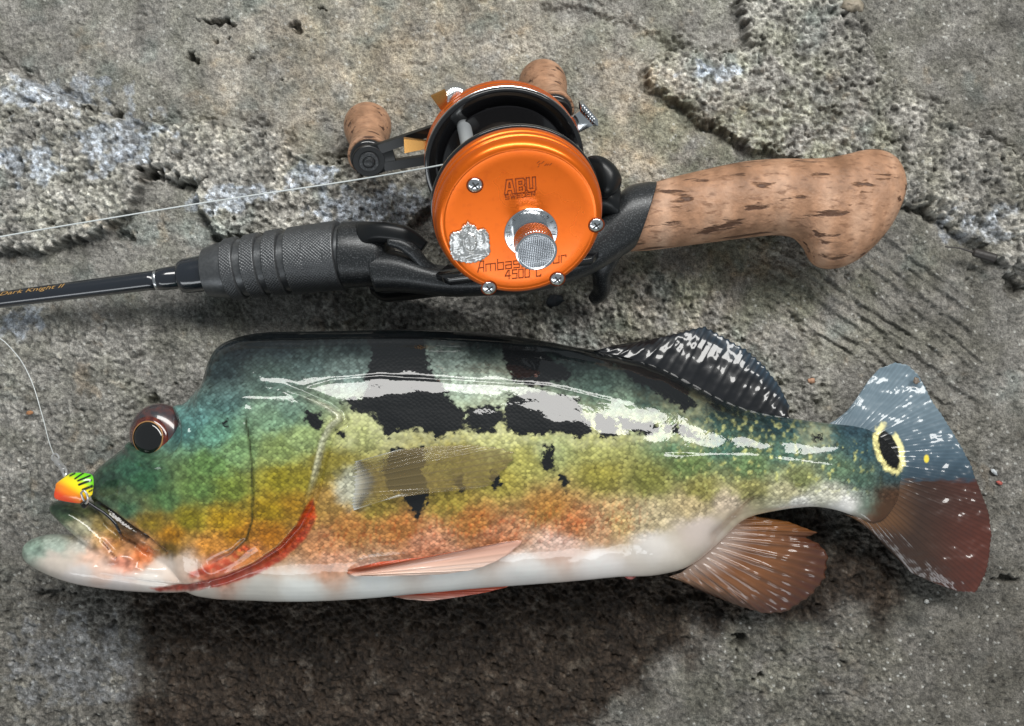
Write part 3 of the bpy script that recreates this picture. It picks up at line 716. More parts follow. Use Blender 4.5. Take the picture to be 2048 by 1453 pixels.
# ---- fins
def fin_material(name, rough=0.32, alpha=1.0, bump=0.3):
    m = M(name, (0, 0, 0), rough, coat=1.0, coat_rough=0.06, attr='tint', bump=(420, bump, 0.3, 3), spec=0.3)
    nt, N, L, b = nodes_of(m)
    if alpha < 1:
        aa = N.new('ShaderNodeAttribute'); aa.attribute_name = 'cover'; L.new(aa.outputs['Fac'], b.inputs['Alpha'])
    else:
        b.inputs['Alpha'].default_value = 1
    b.inputs['Coat IOR'].default_value = 1.5
    return m
def fin(name, base, tip, zb, zt, rays, colour, mat, parent, amp=0.28, thick=0.5, bulge=0.0, jag=0.03, seed=0, ns=34, per=8, zfun=None, ruffle=0.0, split=0.45):
    nt = rays * per + 1
    B = polyline(base, nt); T = polyline(tip, nt)
    t = np.linspace(0, 1, nt); s = np.linspace(0, 1, ns)
    rs = np.random.RandomState(seed)
    ray = 1.6 * (0.5 + 0.5 * np.cos(2 * np.pi * rays * t)) ** 4 - 0.4
    ln = 1 - jag * (0.5 - 0.5 * np.cos(4 * np.pi * rays * t)) * 0.6 - jag * np.interp(t * rays, np.arange(rays + 1), rs.rand(rays + 1) ** 3)
    ss = s[None, :] * ln[:, None]
    U = B[:, None, 0] + (T - B)[:, None, 0] * ss; Vv = B[:, None, 1] + (T - B)[:, None, 1] * ss
    zb = np.interp(t, np.linspace(0, 1, len(np.atleast_1d(zb))), np.atleast_1d(zb)) if not np.isscalar(zb) else np.full(nt, float(zb))
    zt = np.interp(t, np.linspace(0, 1, len(np.atleast_1d(zt))), np.atleast_1d(zt)) if not np.isscalar(zt) else np.full(nt, float(zt))
    Z = zb[:, None] + (zt - zb)[:, None] * ss + bulge * np.sin(np.pi * ss)
    if zfun is not None: Z = Z + zfun(U, Vv)
    r2 = 1.6 * (0.5 + 0.5 * np.cos(4 * np.pi * rays * t)) ** 3 - 0.4
    rr = ray[:, None] * (1 - sm(s, split, split + 0.35))[None] + 0.75 * r2[:, None] * sm(s, split, split + 0.35)[None]
    fade = (sm(s, 0.0, 0.15) * (1 - 0.35 * s))[None]
    Z = Z + amp * rr * fade * (0.35 + 1.3 * np.interp(t * rays, np.arange(rays + 1), rs.rand(rays + 1)))[:, None]
    Z = Z + ruffle * fbm(U / 46, Vv / 46, 3, 300 + seed) * s[None]
    topP = P(U.ravel(), Vv.ravel(), Z.ravel())
    edge = (1 - 0.75 * s ** 3)[None] * np.ones((nt, 1))
    botP = topP.copy(); botP[:, 2] -= (thick * edge).ravel()
    V = np.vstack([topP, botP]); n = nt * ns
    F = list(map(tuple, grid(nt, ns)[:, ::-1])) + list(map(tuple, grid(nt, ns) + n))
    idx = lambda i, j: i * ns + j
    loop = [idx(0, j) for j in range(ns)] + [idx(i, ns - 1) for i in range(1, nt)] + [idx(nt - 1, j) for j in range(ns - 2, -1, -1)] + [idx(i, 0) for i in range(nt - 2, 0, -1)]
    for a, b in zip(loop, loop[1:] + loop[:1]): F.append((a, b, b + n, a + n))
    TT = np.repeat(t, ns); SSs = np.tile(s, nt)
    col = colour(TT, SSs, U.ravel(), Vv.ravel(), rr.ravel() * np.ones(n))
    cov = np.clip(0.20 + 0.75 * (1 - sm(SSs, 0.03, 0.24)) + 0.30 * (rr.ravel() * np.ones(n) > 0.5) + 0.3 * sm(TT, 0.95, 1) + 0.3 * (1 - sm(TT, 0, 0.04)), 0, 1)
    o = mk(name, V, F, mat, parent, True, {'tint': np.vstack([col, col]), 'cover': np.concatenate([cov, cov])})
    return fix_normals(o)
def lerpc(a, b, m): return a + (b - a) * np.asarray(m)[:, None]

def build_fins():
    mf = fin_material('wet_fin', 0.32, 1.0, 0.12)
    # soft dorsal, black with blue shreds
    def cd(t, s, u, v, r):
        c = np.tile(lin((18, 19, 23)), (len(t), 1))
        c = lerpc(c, lin((46, 66, 82)), sm(s, 0.62, 1.0) * sm(t, 0.15, 0.6) * (0.5 + 0.4 * r))
        return c * (1 + 0.25 * fbm(u / 18, v / 18, 3, 5))[:, None]
    fin('dorsal_fin', [(1188, 702), (1260, 718), (1330, 752), (1400, 788), (1470, 818), (1545, 835), (1590, 842)],
        [(1232, 690), (1300, 679), (1360, 665), (1410, 651), (1452, 676), (1492, 697), (1530, 732), (1560, 772), (1580, 812), (1574, 836)],
        [ZF + 4, ZF + 4, 27, 25, 23, 21, 20], [ZF + 1, 25.5, 22.5, 21, 19.5, 17.5, 16], 17, cd, mf, fish, amp=0.34, thick=0.6, bulge=1.2, jag=0.045, seed=2, ruffle=1.4)
    # tail: blue-grey above, red-brown below, a ringed eyespot at its root
    def ct(t, s, u, v, r):
        up = np.tile(lin((106, 122, 132)), (len(t), 1))
        up = lerpc(up, lin((58, 78, 92)), sm(v, 800, 930) * 0.85)
        up = lerpc(up, lin((38, 54, 66)), sm(v, 905, 955) * 0.75)
        up = up * (1 + 0.14 * r * sm(s, 0.3, 0.7))[:, None]
        lo = np.tile(lin((54, 37, 28)), (len(t), 1))
        lo = lerpc(lo, lin((86, 40, 30)), sm(u, 1830, 1960) * 0.7)
        lo = lerpc(lo, lin((126, 88, 52)), (1 - sm(s, 0.05, 0.42)) * 0.7)
        lo = lerpc(lo, lin((50, 34, 28)), sm(-np.abs(v - 1000), -70, 0) * 0.5)
        lo = lo * (1 - 0.2 * r)[:, None]
        c = lerpc(up, lo, sm(v + 12 * fbm(u / 26, v / 9, 3, 8), 955, 968))
        root = (1 - sm(u + 16 * fbm(u / 14, v / 14, 2, 9) - 0.12 * (v - 850), 1770, 1812)) * sm(v, 850, 890) * (1 - sm(v, 950, 985))
        c = lerpc(c, lin((66, 88, 92)) * (1 + 0.5 * fbm(u / 9, v / 9, 3, 15))[:, None], root * 0.9)
        c = eyespot(c, u, v)
        c = lerpc(c, lin((225, 205, 70)), 1 - sm(np.hypot((u - 1853) / 5, (v - 918) / 8), 0.8, 1.2))
        return c
    base = [(1655, 850), (1700, 866), (1735, 890), (1752, 925), (1756, 970), (1748, 1010), (1720, 1036), (1690, 1030)]
    tip = [(1698, 828), (1722, 795), (1738, 760), (1760, 736), (1790, 725), (1816, 730), (1838, 750), (1862, 795), (1892, 842), (1916, 882), (1940, 922), (1955, 962),
           (1968, 995), (1979, 1030), (1984, 1070), (1980, 1110), (1973, 1152), (1952, 1186), (1915, 1184), (1870, 1168), (1822, 1146), (1790, 1112), (1762, 1076), (1732, 1046)]
    fin('tail_fin', base, tip, 18.3, [18, 16, 14, 13, 12, 11, 10, 10, 11, 13], 46, ct, mf, fish, amp=0.055, thick=1.6, bulge=0.0, jag=0.012, seed=4, ns=90, per=8, ruffle=1.6, split=0.3)
    # anal fin
    def ca(t, s, u, v, r):
        c = np.tile(lin((120, 76, 44)), (len(t), 1))
        c = lerpc(c, lin((196, 172, 158)), (1 - sm(s, 0.0, 0.34)) * 0.9)
        c = lerpc(c, lin((150, 116, 92)), sm(t, 0.55, 1.0) * 0.7)
        c = lerpc(c, lin((70, 36, 26)), sm(s, 0.45, 1.0) * 0.85 * (1 - 0.4 * r))
        c = lerpc(c, lin((170, 108, 46)), (1 - sm(t, 0.05, 0.3)) * 0.6)
        return c * (0.82 - 0.22 * r * sm(s, 0.2, 0.5))[:, None]
    fin('anal_fin', [(1492, 1030), (1470, 1050), (1440, 1082), (1400, 1118), (1362, 1146), (1338, 1154)],
        [(1520, 1034), (1580, 1044), (1637, 1066), (1612, 1076), (1640, 1088), (1659, 1110), (1652, 1158), (1622, 1194), (1574, 1226), (1530, 1229), (1480, 1214), (1430, 1194), (1392, 1178), (1360, 1162)],
        [17, 17, 18, 19, 20], [14, 11, 10, 9, 9, 10, 13], 15, ca, mf, fish, amp=0.5, thick=0.6, bulge=2.5, jag=0.03, seed=6, ns=44, ruffle=1.8)
    # pelvic fins: one on the belly, the other showing under it
    def cp(t, s, u, v, r):
        c = np.tile(lin((206, 120, 84)), (len(t), 1))
        c = lerpc(c, lin((226, 200, 184)), sm(t, 0.3, 0.8) * 0.95)
        c = lerpc(c, lin((196, 74, 36)), (1 - sm(t, 0.0, 0.35)) * sm(s, 0.1, 0.5) * 0.9)
        c = lerpc(c, lin((238, 226, 218)), sm(t, 0.9, 1.0))
        return c * (0.95 - 0.20 * r)[:, None]
    zz = [surf(a, b) for a, b in [(700, 1140), (790, 1125), (900, 1104), (1000, 1088), (1040, 1082)]]
    def onbelly(U, V):
        return 0 * U
    zb = np.array([surf(695, 1146), surf(700, 1148), surf(705, 1150)])
    fin('pelvic_fin', [(690, 1142), (694, 1147), (700, 1151), (708, 1153)], [(760, 1124), (850, 1114), (950, 1096), (1010, 1084), (1046, 1080), (1040, 1092), (1015, 1112), (985, 1128), (950, 1140), (890, 1149), (820, 1153)],
        zb.mean() + 0.4, [surf(800, 1122) + 1.5, surf(950, 1098) + 1.6, surf(1040, 1082) + 2.5, surf(1000, 1120) + 2.5, surf(900, 1146) + 3.5, surf(820, 1150) + 2.5], 9, cp, mf, fish, amp=0.3, thick=0.9, bulge=1.6, jag=0.02, seed=8, ns=40)
    def cp2(t, s, u, v, r):
        c = np.tile(lin((206, 82, 44)), (len(t), 1))
        return lerpc(c, lin((228, 204, 190)), np.clip(sm(t, 0.55, 1.0) * 0.8 + (1 - sm(s, 0.0, 0.2)) * 0.6, 0, 1))
    V, F = loft([(1247, 1148, 1248, 1154, 20, 1), (1254, 1146, 1255, 1158, 21, 2.4), (1264, 1146, 1264, 1159, 21, 2.4), (1272, 1148, 1271, 1155, 20, 1)], 16, 16)
    mk('vent', V, F, mf, fish, True, {'tint': np.tile(lin((196, 110, 104)), (len(V), 1))})
    fin('pelvic_fin', [(756, 1186), (766, 1189), (776, 1192)], [(850, 1176), (930, 1168), (1000, 1166), (1024, 1168), (1018, 1174), (970, 1186), (915, 1195), (858, 1203), (812, 1199)],
        ZF - 6, ZF - 3, 7, cp2, mf, fish, amp=0.3, thick=1.0, bulge=1.5, jag=0.02, seed=9)
    # pectoral: clear membrane over the flank, fleshy pale root
    mp = fin_material('clear_pectoral_membrane', 0.22, 0.30, 0.2)
    def cc(t, s, u, v, r):
        c = np.tile(lin((150, 132, 88)), (len(t), 1))
        c = lerpc(c, lin((70, 60, 44)), sm(r, 0.3, 1.0) * 0.5)
        c = lerpc(c, lin((96, 98, 104)), (1 - sm(np.abs(s - 0.17), 0.01, 0.05)) * 0.6)
        return lerpc(c, lin((196, 200, 196)), np.clip((1 - sm(s, 0.04, 0.20)) * 0.9 + sm(t, 0.93, 1) * 0.8 + (1 - sm(t, 0, 0.04)) * 0.8, 0, 1))
    pb = [(702, 926), (686, 946), (681, 972), (684, 1000), (700, 1024)]
    pt = [(800, 899), (870, 892), (950, 889), (1010, 894), (1034, 904), (1024, 928), (1004, 955), (975, 974), (940, 980), (880, 984), (800, 989)]
    fin('pectoral_fin', pb, pt, [surf(*q) - 0.9 for q in pb], [surf(*q) + (1.1 if i not in (4, 9, 10) else 2.2) for i, q in enumerate(pt)], 14, cc, mp, fish, amp=0.24, thick=0.3, bulge=2.7, jag=0.03, seed=12, ns=60)
build_fins()

# ------------------------------------------------------------------ the rod (its grip, reel seat and blank)
m_grey = M('gunmetal_grip', (0.085, 0.089, 0.094), 0.34, metal=0.55, bump=(1500, 0.25, 0.12, 2), noise=(900, (0.11, 0.115, 0.12), 0.4, 0.65, 2))
m_seat = M('speckled_black_seat', (0.022, 0.024, 0.026), 0.34, metal=0.25, bump=(2600, 0.35, 0.12, 2), noise=(2200, (0.10, 0.105, 0.11), 0.52, 0.72, 2))
m_black = M('satin_black_plastic', (0.008, 0.009, 0.010), 0.34, coat=0.1, coat_rough=0.15, bump=(900, 0.08, 0.1, 2), spec=0.3)
m_blank = M('gloss_black_blank', (0.010, 0.013, 0.019), 0.16, coat=1.0, coat_rough=0.05, bump=(260, 0.05, 0.2, 2))
m_silver = M('silver_trim', (0.62, 0.63, 0.64), 0.25, metal=1.0)
m_print = M('gold_print', (0.42, 0.24, 0.07), 0.4)

def cork_material():
    m = bpy.data.materials.new('cork')
    nt, N, L, b = nodes_of(m)
    tc = N.new('ShaderNodeTexCoord')
    def noise(sc_, det, mapping=None):
        q = N.new('ShaderNodeTexNoise'); q.inputs['Scale'].default_value = sc_; q.inputs['Detail'].default_value = det
        if mapping:
            mp = N.new('ShaderNodeMapping'); mp.inputs['Scale'].default_value = mapping; mp.inputs['Rotation'].default_value = (0, 0, math.radians(-7))
            L.new(tc.outputs['Object'], mp.inputs['Vector']); L.new(mp.outputs['Vector'], q.inputs['Vector'])
        else: L.new(tc.outputs['Object'], q.inputs['Vector'])
        return q
    n1 = noise(60, 6); n2 = noise(330, 5); n3 = noise(300, 6, (0.20, 1.0, 1.0)); n4 = noise(900, 3)
    r1 = N.new('ShaderNodeValToRGB')
    e = r1.color_ramp.elements; e[0].position = 0.30; e[0].color = (0.20, 0.105, 0.058, 1); e[1].position = 0.70; e[1].color = (0.52, 0.33, 0.225, 1)
    q = r1.color_ramp.elements.new(0.5); q.color = (0.37, 0.205, 0.122, 1)
    n5 = noise(130, 1, (1.0, 0.03, 0.03))
    av_ = N.new('ShaderNodeMix'); av_.data_type = 'FLOAT'; av_.inputs['Factor'].default_value = 0.42
    L.new(n1.outputs['Fac'], av_.inputs['A']); L.new(n5.outputs['Fac'], av_.inputs['B'])
    L.new(av_.outputs['Result'], r1.inputs['Fac'])
    mul = N.new('ShaderNodeMapRange'); mul.inputs['From Min'].default_value = 0.3; mul.inputs['From Max'].default_value = 0.7; mul.inputs['To Min'].default_value = 0.78; mul.inputs['To Max'].default_value = 1.18
    L.new(n2.outputs['Fac'], mul.inputs['Value'])
    mx = N.new('ShaderNodeMix'); mx.data_type = 'RGBA'; mx.blend_type = 'MULTIPLY'; mx.inputs['Factor'].default_value = 1
    L.new(r1.outputs['Color'], mx.inputs['A']); L.new(mul.outputs['Result'], mx.inputs['B'])
    # fine pores and short cracks between the bark grains
    n6 = noise(620, 5, (0.35, 1.0, 1.0)); s6 = N.new('ShaderNodeMapRange'); s6.inputs['From Min'].default_value = 0.56; s6.inputs['From Max'].default_value = 0.68; s6.inputs['To Max'].default_value = 0.7
    L.new(n6.outputs['Fac'], s6.inputs['Value'])
    mp6 = N.new('ShaderNodeMix'); mp6.data_type = 'RGBA'; L.new(s6.outputs['Result'], mp6.inputs['Factor']); L.new(mx.outputs['Result'], mp6.inputs['A']); mp6.inputs['B'].default_value = (0.16, 0.078, 0.042, 1)
    mx = mp6
    # bark lenticels: short dark slits along the grip
    sl = N.new('ShaderNodeMapRange'); sl.interpolation_type = 'SMOOTHSTEP'; sl.inputs['From Min'].default_value = 0.58; sl.inputs['From Max'].default_value = 0.64
    L.new(n3.outputs['Fac'], sl.inputs['Value'])
    m2 = N.new('ShaderNodeMix'); m2.data_type = 'RGBA'; L.new(sl.outputs['Result'], m2.inputs['Factor']); L.new(mx.outputs['Result'], m2.inputs['A']); m2.inputs['B'].default_value = (0.085, 0.040, 0.022, 1)
    L.new(m2.outputs['Result'], b.inputs['Base Color'])
    b.inputs['Roughness'].default_value = 0.52; b.inputs['Specular IOR Level'].default_value = 0.35
    ad = N.new('ShaderNodeMath'); ad.operation = 'MULTIPLY_ADD'; L.new(sl.outputs['Result'], ad.inputs[0]); ad.inputs[1].default_value = -1.6
    L.new(n4.outputs['Fac'], ad.inputs[2])
    bp = N.new('ShaderNodeBump'); bp.inputs['Strength'].default_value = 0.75; bp.inputs['Distance'].default_value = 0.4 * S
    L.new(ad.outputs['Value'], bp.inputs['Height']); L.new(bp.outputs['Normal'], b.inputs['Normal'])
    return m
m_cork = cork_material()

def rod_z(u): return np.interp(u, [-400, 415, 700, 1240, 1500, 1800], [5, 14, 21, 26, 23, 19])
def lathe_px(stations, k=64, fn=None, caps=(True, True)):
    """stations rows (u_centre, v_centre, half width px, axial-lean px): rings square to the rod line"""
    st = np.array(stations, float)
    z = rod_z(st[:, 0]); c = P(st[:, 0], st[:, 1], z)
    r = st[:, 2] * (H - z) / FPX
    ax = c[-1] - c[0]; a, x, y = frame_of(ax)
    th = np.linspace(0, 2 * np.pi, k, endpoint=False)
    d = (c - c[0]) @ a
    R = []
    for i in range(len(st)):
        rr = np.full(k, r[i])
        if fn is not None: rr = rr + fn(d[i], th, r[i])
        R.append(c[i] + rr[:, None] * (np.cos(th)[:, None] * x + np.sin(th)[:, None] * y))
    return rings_mesh(np.array(R), *caps)
def cv(u): return np.interp(u, [-400, 0, 345, 550, 690, 760], [640, 600, 556, 526, 510, 508])
def st(rows_): return [(u, float(cv(u)), w) for u, w in rows_]

def build_rod():
    root = thing('fishing_rod', 'black fishing rod with curved cork grip and gunmetal reel seat, lying above the fish', 'fishing rod', (40, 40, 0))
    V, F = lathe_px(st([(-420, 13.5), (-200, 15), (0, 16.5), (160, 18), (300, 19.5), (314, 19.5)]), 40)
    blank = mk('blank', V, F, m_blank, root)
    V, F = lathe_px(st([(311, 20.2), (312, 21), (317, 21), (318, 20.2)]), 40)
    mk('trim_ring', V, F, m_silver, root)
    V, F = lathe_px(st([(316, 20), (318, 22), (330, 23), (362, 23.5), (364, 22)]), 40)
    mk('thread_wrap', V, F, m_blank, root)
    V, F = lathe_px(st([(358, 22), (360, 29), (364, 33), (372, 35.5), (392, 36), (410, 37), (424, 37)]), 48)
    mk('winding_check', V, F, m_blank, root)
    # gold script along the top of the blank
    cu = bpy.data.curves.new('t', 'FONT'); cu.body = 'Dark Knight II'; cu.size = 1.0; cu.shear = 0.35; cu.fill_mode = 'FRONT' if hasattr(cu, 'fill_mode') else cu.fill_mode
    to = bpy.data.objects.new('t', cu); sc.collection.objects.link(to)
    me = bpy.data.meshes.new_from_object(to.evaluated_get(bpy.context.evaluated_depsgraph_get()))
    tv = np.array([v.co[:] for v in me.vertices]); tf = [tuple(p.vertices) for p in me.polygons]
    bpy.data.objects.remove(to)
    tv[:, 0] -= tv[:, 0].min(); L = tv[:, 0].max()
    uu = 6 + tv[:, 0] / L * 130
    z = rod_z(uu); c = P(uu, cv(uu), z); r = np.interp(uu, [0, 160], [16.5, 18]) * (H - z) / FPX + 0.14
    a = c[np.argmax(uu)] - c[np.argmin(uu)]; a, x, y = frame_of(a)
    if y[2] < 0: x, y = -x, -y
    side = np.cross(np.array([0, 0, 1.0]), a)
    ang = (0.75 + 0.85 * (tv[:, 1] - 0.1) / 0.75)[:, None] * 0.62
    up = np.cross(a, side)
    mk('lettering', c + r[:, None] * (np.cos(ang) * np.array([0, 0, 1.0]) + np.sin(ang) * side), tf, m_print, blank, False)
    # knurled fore grip: real diamond relief on every band
    def knurl(d, th, r):
        n = max(24, int(2 * np.pi * r / 1.2))
        a = np.abs(((d / 1.2 + th / (2 * np.pi) * n) % 1) - 0.5); b = np.abs(((d / 1.2 - th / (2 * np.pi) * n) % 1) - 0.5)
        return 0.42 * (np.minimum(a, b) * 2) ** 0.7
    V, F = lathe_px(st([(414, 40), (415, 47), (417, 50), (430, 53), (446, 56), (456, 57), (470, 57), (690, 60)]), 64)
    grip = mk('fore_grip', V, F, m_grey, root, sharp=40)
    def band(u0, u1, w0, w1):
        n = int((u1 - u0) / 1.15)
        us = np.linspace(u0 + 2.5, u1 - 2.5, n)
        s_ = [(u0, 52), (u0, w0 - 3), (u0 + 1.2, w0)] + [(q, w0 + (w1 - w0) * (q - u0) / (u1 - u0)) for q in us] + [(u1 - 1.2, w1), (u1, w1 - 3), (u1, 52)]
        lo, hi = us[0] - 0.1, us[-1] + 0.1
        dd = [None]
        c0 = P(s_[0][0], cv(s_[0][0]), rod_z(s_[0][0])); c1 = P(s_[-1][0], cv(s_[-1][0]), rod_z(s_[-1][0])); Ln = np.linalg.norm(c1 - c0)
        def fn(d, th, r):
            q = u0 + d / Ln * (u1 - u0)
            return knurl(d, th, r) if lo < q < hi else 0 * th
        V, F = lathe_px(st(s_), 360, fn)
        mk('knurled_band', V, F, m_grey, grip)
    band(458, 485, 60, 61.5); band(498, 528, 62, 63.5); band(541, 571, 63.5, 65); band(584, 684, 65, 68)
    # reel seat: barrel, open hood, cradle under the reel, rear socket with trigger
    V, F = lathe_px(st([(684, 60), (686, 66), (690, 66.5), (720, 66), (756, 64), (774, 58), (782, 44)]), 64)
    seat = mk('reel_seat', V, F, m_seat, root)
    zs = rod_z(900)
    cr = [(735, 500, 752, 584, 27, 9), (790, 502, 792, 584, 28, 10), (830, 515, 838, 588, 29, 10.5), (875, 530, 900, 594, 30, 10), (950, 535, 970, 592, 31, 9.5), (1050, 520, 1060, 585, 32, 9.5),
          (1140, 480, 1150, 560, 32, 10.5), (1200, 430, 1190, 545, 32, 12), (1250, 378, 1222, 527, 32, 13), (1290, 366, 1252, 508, 32, 13), (1311, 366, 1268, 498, 31.5, 13)]
    V, F = loft([(a, b, c, d, z - 4, T) for a, b, c, d, z, T in cr], 80, 56, 0.85)
    mk('cradle', V, F, m_seat, seat)
    V, F = loft([(716, 446, 716, 500, 27, 4), (745, 445, 745, 486, 31, 4.5), (780, 446, 780, 486, 33, 4.5), (812, 452, 806, 490, 33, 4.2), (836, 466, 820, 500, 32, 3.6), (856, 484, 840, 508, 31, 3)], 40, 32, 0.7)
    mk('front_hood', V, F, m_black, seat)
    V, F = tube(catmull([tuple(P(u, v, z - 4)) for u, v, z in [(776, 482, 39), (806, 490, 39), (830, 508, 38), (850, 530, 37), (880, 545, 36), (930, 552, 35)]], 40), np.interp(np.linspace(0, 1, 40), [0, .3, 1], [1.6, 2.4, 1.6]), 14)
    mk('hood_lip', V, F, m_seat, seat)
    V, F = loft([(738, 560, 744, 590, 12, 5), (760, 556, 768, 604, 11, 7), (800, 560, 806, 602, 11, 7.5), (850, 570, 856, 596, 12, 7), (905, 574, 910, 590, 13, 5)], 30, 32)
    mk('seat_bump', V, F, m_black, seat)  # plain black rounded bump below the front of the seat
    tr = catmull([tuple(P(u, v, z - 4)) for u, v, z in [(1212, 505, 27), (1204, 535, 25), (1203, 560, 22), (1203, 580, 18), (1194, 593, 15), (1186, 599, 13.5)]], 36)
    V, F = tube(tr, np.interp(np.linspace(0, 1, 36), [0, .35, .75, 1], [5.6, 3.2, 2.9, 2.2]), 20)
    mk('trigger', V, F, m_seat, seat)
    # black thumb rest standing up behind the reel
    V, F = loft([(1160, 326, 1176, 392, 41, 3.5), (1180, 313, 1196, 396, 43, 5.2), (1203, 314, 1209, 396, 45, 5.8), (1224, 327, 1221, 393, 45, 5.6), (1238, 345, 1232, 386, 44, 4.6), (1243, 358, 1240, 376, 43.5, 3)], 40, 36, 0.8)
    mk('thumb_rest', V, F, m_black, seat)
    V, F = loft([(1180, 360, 1190, 430, 36, 6), (1210, 365, 1215, 430, 37, 7), (1240, 376, 1235, 440, 36, 6)], 20, 32)
    mk('thumb_rest_stem', V, F, m_black, seat)
    # cork grip with pistol butt
    ck = [(1296, 370, 1256, 503, 31, 12.0), (1330, 359, 1300, 501, 30.5, 12.6), (1380, 347, 1362, 493, 30, 13.2), (1440, 333, 1430, 484, 29, 13.8), (1500, 323, 1500, 475, 28, 14), (1560, 319, 1552, 471, 27, 14),
          (1610, 319, 1588, 476, 26, 14), (1650, 317, 1610, 497, 25.5, 14), (1690, 310, 1622, 522, 25, 14), (1722, 302, 1640, 536, 24.5, 13.8), (1748, 299, 1672, 538, 24, 13.4), (1772, 305, 1712, 522, 24, 12.6),
          (1790, 317, 1746, 494, 24, 11.2), (1801, 336, 1774, 460, 24, 9.4), (1806, 356, 1792, 424, 24, 7), (1807, 372, 1801, 400, 24, 4)]
    V, F = loft([(a, b, c, d, z - 4.5, T) for a, b, c, d, z, T in ck], 110, 64, 0.93)
    mk('cork_grip', V, F, m_cork, root)
    return root
build_rod()

# ------------------------------------------------------------------ the reel
m_orange = M('orange_anodised', (0.84, 0.150, 0.005), 0.27, metal=0.65, coat=0.2, coat_rough=0.12, rough_var=(60, 0.26, 0.32), noise=(420, (0.72, 0.115, 0.004), 0.55, 0.9, 6), bump=(500, 0.03, 0.1, 3))
m_engrave = M('orange_engraving', (0.24, 0.038, 0.004), 0.45, metal=0.4)
m_chrome = M('chrome', (0.72, 0.74, 0.76), 0.13, metal=1.0, rough_var=(300, 0.08, 0.2))
m_chrome_dk = M('worn_chrome', (0.46, 0.48, 0.51), 0.24, metal=1.0)
m_pewter = M('bright_pewter', (0.66, 0.66, 0.65), 0.30, metal=0.9, bump=(1400, 0.5, 0.25, 3))
m_ink = M('dial_ink', (0.03, 0.03, 0.03), 0.5)
m_brass = M('brass', (0.58, 0.30, 0.09), 0.26, metal=0.9)
m_frame = M('gloss_black_frame', (0.008, 0.008, 0.009), 0.14, coat=0.6, coat_rough=0.04)
m_line = M('clear_line', (0.62, 0.66, 0.66), 0.25, coat=0.8, spec=0.8)
m_spoolline = M('wound_line', (0.16, 0.10, 0.05), 0.35, coat=0.6, bump=(1500, 0.3, 0.2, 1))

OZ = 80.0
RO = P(1040, 442, OZ)
av = np.array([0.113, -0.536, 0.838]); av /= np.linalg.norm(av)
rv = np.array([1.0, 0.122, 0.0]); rv = rv - av * (rv @ av); rv /= np.linalg.norm(rv)
nv = np.cross(av, rv)
def W(r, n, a): return RO + np.multiply.outer(np.asarray(r, float), rv) + np.multiply.outer(np.asarray(n, float), nv) + np.multiply.outer(np.asarray(a, float), av)
def rn(u, v, a):
    """reel coordinates of the point of plane 'a' traced at a pixel"""
    cam0 = np.array([0, 0, H]); d = P(u, v, 0.0) - cam0
    t = ((RO - cam0) @ av + a) / (d @ av)
    q = cam0 + t * d - RO
    return float(q @ rv), float(q @ nv)
def rlathe(c, prof, n=96, fn=None, caps=(True, True)):
    return lathe(W(c[0], c[1], 0), av, prof, n, fn, caps[0], caps[1], ex=(rv, nv))
def strokes(polys, x0, y0, sx, sy, w, a, h=0.10, slant=0.0):
    """flat little bars along polylines in the plate plane"""
    out = []
    for pl in polys:
        p = np.array(pl, float)
        p = np.stack([x0 + sx * (p[:, 0] + slant * p[:, 1]), y0 + sy * p[:, 1]], -1)
        for q0, q1 in zip(p[:-1], p[1:]):
            d = q1 - q0; L = np.linalg.norm(d); d = d / L; nn = np.array([-d[1], d[0]]) * w / 2; e = d * w / 2
            c4 = [q0 - e + nn, q0 - e - nn, q1 + e - nn, q1 + e + nn]
            V = [W(c[0], c[1], a + h) for c in c4] + [W(c[0], c[1], a - 0.1) for c in c4]
            out.append((np.array(V), [(0, 1, 2, 3), (7, 6, 5, 4), (0, 4, 5, 1), (1, 5, 6, 2), (2, 6, 7, 3), (3, 7, 4, 0)]))
    return join(*out)
